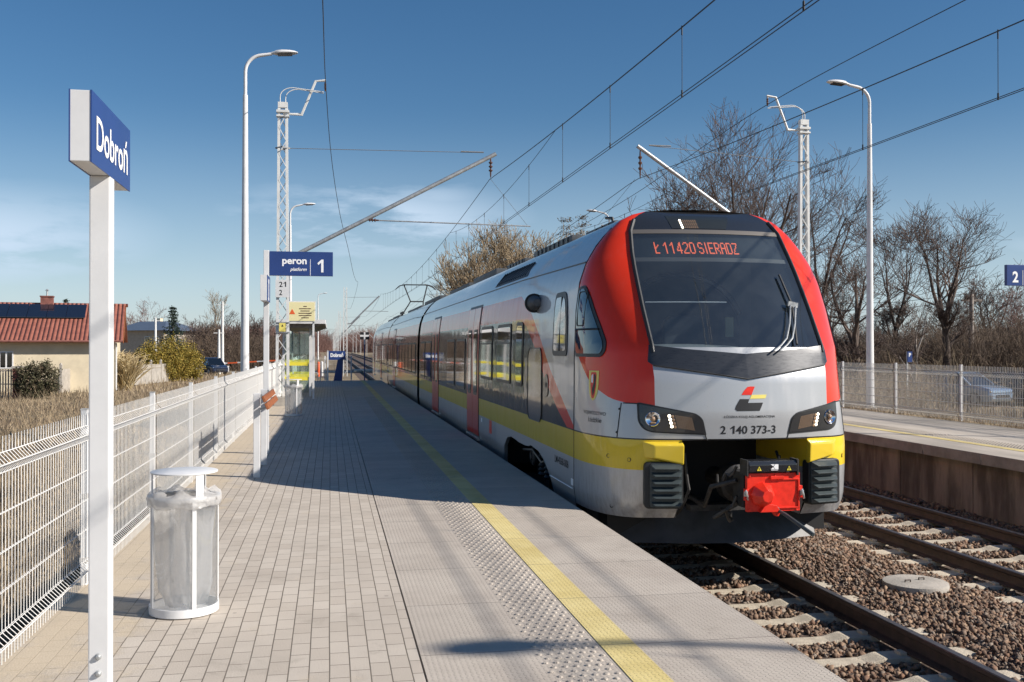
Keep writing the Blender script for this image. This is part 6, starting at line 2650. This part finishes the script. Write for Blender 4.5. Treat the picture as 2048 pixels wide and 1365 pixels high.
fir(at(346, 96, -1.0), zat(617, 96) + 1.0, 1.9, 'dark fir tree beside the dark roofed house')
fir(at(132, 90, -1.0), zat(602, 90) + 1.0, 1.2, 'dark fir tip just showing above the tiled roof')
M['firbrown'] = island_mat('brown_larch', [(0.11, 0.075, 0.04), (0.08, 0.055, 0.03), (0.14, 0.10, 0.05)], 0.85)
fir(at(1133, 112, -1.0), zat(440, 112) + 1.0, 6.0, 'narrow brown conifer tip between the willows and the small roof top lamp', 'firbrown')
fir(at(1166, 114, -1.0), zat(436, 114) + 1.0, 5.5, 'narrow brown conifer tip beside the lamp head over the train roof', 'firbrown')

# dry grass of the field beyond the left fence and along the far fence
def blades(n, xr, yr, hr, wr, z0=-1.0, pw=1.0):
    x = nr.uniform(*xr, n)
    y = yr[0] + (yr[1] - yr[0]) * nr.random(n) ** pw
    c = np.c_[x, y, np.full(n, z0)]
    a = nr.uniform(0, 2 * PI, n)
    w = nr.uniform(*wr, n)
    h = nr.uniform(*hr, n)
    dx = np.c_[np.cos(a) * w, np.sin(a) * w, np.zeros(n)]
    tipo = np.c_[nr.normal(0, .35, (n, 2)) * h[:, None], h]
    V = np.stack([c - dx, c + dx, c + tipo], axis=1).reshape(-1, 3)
    return V


Vs = [blades(26000, (-6, -1.75), (2, 24), (.12, .40), (.004, .010)),
      blades(34000, (-22, -3), (12, 60), (.07, .24), (.008, .02)),
      blades(4200, (-24, -4), (18, 58), (.35, .8), (.006, .012)),
      blades(9000, (-40, -8), (55, 104), (.15, .5), (.02, .04)),
      blades(6000, (13.3, 14.2), (9, 40), (.05, .22), (.004, .010), z0=-.05),
      blades(12000, (15.3, 26), (14, 52), (.2, .7), (.008, .02))]
V = np.concatenate(Vs)
tag(npmesh('dry_grass', V, np.arange(len(V)).reshape(-1, 3), M['blade']), 'dry straw coloured winter grass on the field and verges', 'grass', kind='stuff')


# ------------------------------------------------------------------ houses
def tiles(name, c1, c2):
    m = mat(name, c1, 0.6)
    nt, b = nodes_of(m)
    t = NN(nt, 'ShaderNodeTexCoord').outputs['Object']
    s = NN(nt, 'ShaderNodeSeparateXYZ')
    nt.links.new(t, s.inputs[0])
    wv = MA(nt, 'ABSOLUTE', MA(nt, 'SINE', MA(nt, 'MULTIPLY', s.outputs[0], PI / .24)))
    rw = MA(nt, 'FRACT', MA(nt, 'MULTIPLY', s.outputs[2], 1 / .17))
    n = NN(nt, 'ShaderNodeTexNoise', i_Scale=2.0, i_Detail=6.0)
    nt.links.new(t, n.inputs['Vector'])
    c = MIX(nt, SSTEP(nt, n.outputs[0], .35, .65), c1, c2)
    nt.links.new(c, b.inputs['Base Color'])
    bp = NN(nt, 'ShaderNodeBump', i_Strength=1.0, i_Distance=.07)
    nt.links.new(MA(nt, 'ADD', wv, MA(nt, 'MULTIPLY', rw, -.5)), bp.inputs['Height'])
    nt.links.new(bp.outputs[0], b.inputs['Normal'])
    return m


M['tile'] = tiles('red_roof_tile', (0.30, 0.105, 0.07), (0.24, 0.08, 0.055))
M['cream'] = mat('cream_render', (0.61, 0.53, 0.385), 0.9, var=.08, vs=1.2, bump=.1, bs=60)
M['brick'] = mat('red_brick', (0.20, 0.075, 0.06), 0.85, var=.25, vs=6, bump=.3, bs=30)
M['solar'] = mat('solar_panel_glass', (0.010, 0.013, 0.024), 0.12, coat=0.6)
M['blueroof'] = mat('blue_grey_metal_roof', (0.10, 0.13, 0.18), 0.45, metal=0.2, var=.1)
M['greywall'] = mat('grey_beige_render', (0.40, 0.35, 0.29), 0.9, var=.1)

HZ = 58.0
o_ = at(230, HZ, -1.0)
t = thing('tiled_house', 'cream house with a red tiled roof and dark solar panels', 'house', tuple(o_), None, -YAW + .34)
# local: x to the right along the front, y away from the camera, z from the ground
WL, DP, EV, RI = -17.0, 8.2, 3.15, 5.1
b = MB()
b.prism([(0, 0), (0, EV), (DP / 2, RI - .12), (DP, EV), (DP, 0)], lambda u, v: (0, u, v), lambda u, v: (WL, u, v))
wl = b.build('wall', M['cream'], t, local=True, smooth=0)
b = MB()
ov = .55
sl = (RI - EV) / (DP / 2)
for sgn in (0, 1):
    ya, yb = (-ov, DP / 2) if sgn == 0 else (DP + ov, DP / 2)
    za, zb_ = EV - ov * sl + .02, RI
    b.add([(WL - .4, ya, za), (.45, ya, za), (.45, yb, zb_), (WL - .4, yb, zb_), (WL - .4, ya, za + .12), (.45, ya, za + .12), (.45, yb, zb_ + .12), (WL - .4, yb, zb_ + .12)],
          [(0, 1, 2, 3), (4, 5, 6, 7), (0, 1, 5, 4), (1, 2, 6, 5), (2, 3, 7, 6), (3, 0, 4, 7)])
rf = b.build('roof', M['tile'], t, local=True, smooth=0)
b = MB()
for k in range(60):
    b.lathe([(.0, 0), (.11, 0), (.11, .29), (0, .29)], (WL - .4 + .3 * k, DP / 2, RI + .10), 8, (1, 0, 0))
b.build('ridge_tiles', M['tile'], rf, local=True, smooth=30)
b = MB()
b.tube([(WL - .4, -ov - .04, EV - ov * sl + .05), (.45, -ov - .04, EV - ov * sl + .05)], .065, 8)
b.build('gutter', M['brick'], rf, local=True)
b = MB()
b.box(.45, .48, -ov, DP / 2, 0, 0)
b = MB()
b.add([(.455, -ov, EV - ov * sl - .06), (.455, DP / 2, RI - .06), (.455, DP / 2, RI + .15), (.455, -ov, EV - ov * sl + .15), (.49, -ov, EV - ov * sl - .06), (.49, DP / 2, RI - .06), (.49, DP / 2, RI + .15), (.49, -ov, EV - ov * sl + .15)],
      [(0, 1, 2, 3), (4, 5, 6, 7), (0, 1, 5, 4), (1, 2, 6, 5), (2, 3, 7, 6), (3, 0, 4, 7)])
b.build('barge_board', M['wood'], rf, local=True)
for k in range(9):
    x1 = -1.75 - k * 1.06
    b = MB()
    f0, f1 = .56, .93
    ya, yb = -ov + (DP / 2 + ov) * f0, -ov + (DP / 2 + ov) * f1
    za, zb_ = EV - ov * sl + (RI - EV + ov * sl) * f0 + .22, EV - ov * sl + (RI - EV + ov * sl) * f1 + .22
    b.add([(x1 - 1.04, ya, za), (x1, ya, za), (x1, yb, zb_), (x1 - 1.04, yb, zb_), (x1 - 1.04, ya, za + .04), (x1, ya, za + .04), (x1, yb, zb_ + .04), (x1 - 1.04, yb, zb_ + .04)],
          [(0, 1, 2, 3), (4, 5, 6, 7), (0, 1, 5, 4), (1, 2, 6, 5), (2, 3, 7, 6), (3, 0, 4, 7)])
    b.build('solar_panel', M['solar'], rf, local=True, smooth=0)
for cx_, pipe in ((-4.0, False), (-7.05, True)):
    b = MB()
    b.box(cx_ - .34, cx_ + .34, DP / 2 - .35, DP / 2 + .35, RI - .3, RI + .55)
    b.box(cx_ - .38, cx_ + .38, DP / 2 - .39, DP / 2 + .39, RI + .55, RI + .62)
    ch_ = b.build('chimney', M['brick'], rf, local=True)
    b = MB()
    if pipe:
        b.tube([(cx_ + .1, DP / 2, RI + .6), (cx_ + .1, DP / 2, RI + 1.2)], .09, 10)
        b.lathe([(.09, 0), (.22, .02), (.0, .14)], (cx_ + .1, DP / 2, RI + 1.2), 10)
    else:
        b.tube([(cx_, DP / 2, RI + .6), (cx_, DP / 2, RI + .95)], .05, 8)
        b.lathe([(.12, 0), (.02, .1)], (cx_, DP / 2, RI + .95), 8)
    b.build('chimney_pipe', M['galv'], ch_, local=True)
b = MB()
b.box(-6.05, -5.32, -.04, .05, 1.40, 2.38)
w = b.build('window', M['white'], t, local=True)
b = MB()
for xa, xb in ((-5.98, -5.73), (-5.64, -5.39)):
    b.box(xa, xb, -.05, -.041, 1.47, 2.31)
b.build('pane', M['glassdark'], w, local=True)
b = MB()
b.box(-.02, .05, 1.0, 1.5, 0, 0)
b = MB()
b.tube([(.07, -.02, .1), (.07, -.02, EV - .3)], .045, 8)
b.build('downpipe', M['white'], t, local=True)

o_ = at(330, 118, -1.0)
t = thing('dark_roofed_house', 'distant house with a blue grey hipped roof behind the golden thujas', 'house', tuple(o_), None, -YAW - .25)
b = MB()
b.box(-6.2, -.2, 0, 7, 0, 4.6)
b.build('wall', M['greywall'], t, local=True, smooth=0)
b = MB()
b.add([(-6.9, -.7, 4.6), (.5, -.7, 4.6), (.5, 7.7, 4.6), (-6.9, 7.7, 4.6), (-5.2, 2.6, 5.75), (-1.6, 2.6, 5.75), (-1.6, 4.4, 5.75), (-5.2, 4.4, 5.75)],
      [(0, 3, 2, 1), (4, 5, 6, 7), (0, 1, 5, 4), (1, 2, 6, 5), (2, 3, 7, 6), (3, 0, 4, 7)])
rf = b.build('roof', M['blueroof'], t, local=True, smooth=0)
b = MB()
b.box(-3.6, -2.8, 3.2, 3.8, 5.6, 6.15)
b.build('chimney', M['cream'], rf, local=True)
for x in (-2.4, -1.2):
    b = MB()
    b.box(x - .35, x + .35, -.03, .05, 3.1, 3.9)
    w = b.build('window', M['white'], t, local=True)
    b = MB()
    b.box(x - .28, x + .28, -.04, -.031, 3.17, 3.83)
    b.build('pane', M['glassdark'], w, local=True)

# concrete panel fence beyond the field, gate and brick pillar
t = thing('concrete_fence', 'pale concrete panel fence behind the dry field', 'fence', tuple(at(122, 56, -1.0)))
A, B = at(122, 56, -1.0), at(405, 84, -1.0)
n = 13
for k in range(n):
    a, c = A.lerp(B, k / n), A.lerp(B, (k + 1) / n)
    b = MB()
    b.bar(a + Vector((0, 0, .7)), a.lerp(c, .97) + Vector((0, 0, .7)), .05, 1.35)
    b.build('panel', M['concrete'], t)
    b = MB()
    b.box(a.x - .07, a.x + .07, a.y - .07, a.y + .07, -1.0, .62)
    b.lathe([(.1, 0), (0, .12)], (a.x, a.y, .62), 4)
    b.build('post', M['concrete'], t)
o_ = at(36, 50, -1.0)
t = thing('gate_pillar', 'red brick gate pillar in front of the tiled house', 'pillar', tuple(o_))
b = MB()
b.box(o_.x - .2, o_.x + .2, o_.y - .2, o_.y + .2, -1.0, .55)
b.build('shaft', M['brick'], t)
b = MB()
b.box(o_.x - .25, o_.x + .25, o_.y - .25, o_.y + .25, .55, .65)
b.build('cap', M['concrete'], t)
A, B = at(-70, 50, -1.0), at(28, 50, -1.0)
t = thing('metal_gate', 'dark barred metal gate joined to the red brick pillar', 'gate', tuple(B))
b = MB()
for z in (.15, .75, 1.42):
    b.bar(A + Vector((0, 0, z)), B + Vector((0, 0, z)), .05, .05)
b.build('rail_bars', M['coping'], t)
b = MB()
for k in range(19):
    q = A.lerp(B, k / 18)
    b.box(q.x - .03, q.x + .03, q.y - .015, q.y + .015, -.95, .5)
b.build('uprights', M['coping'], t)
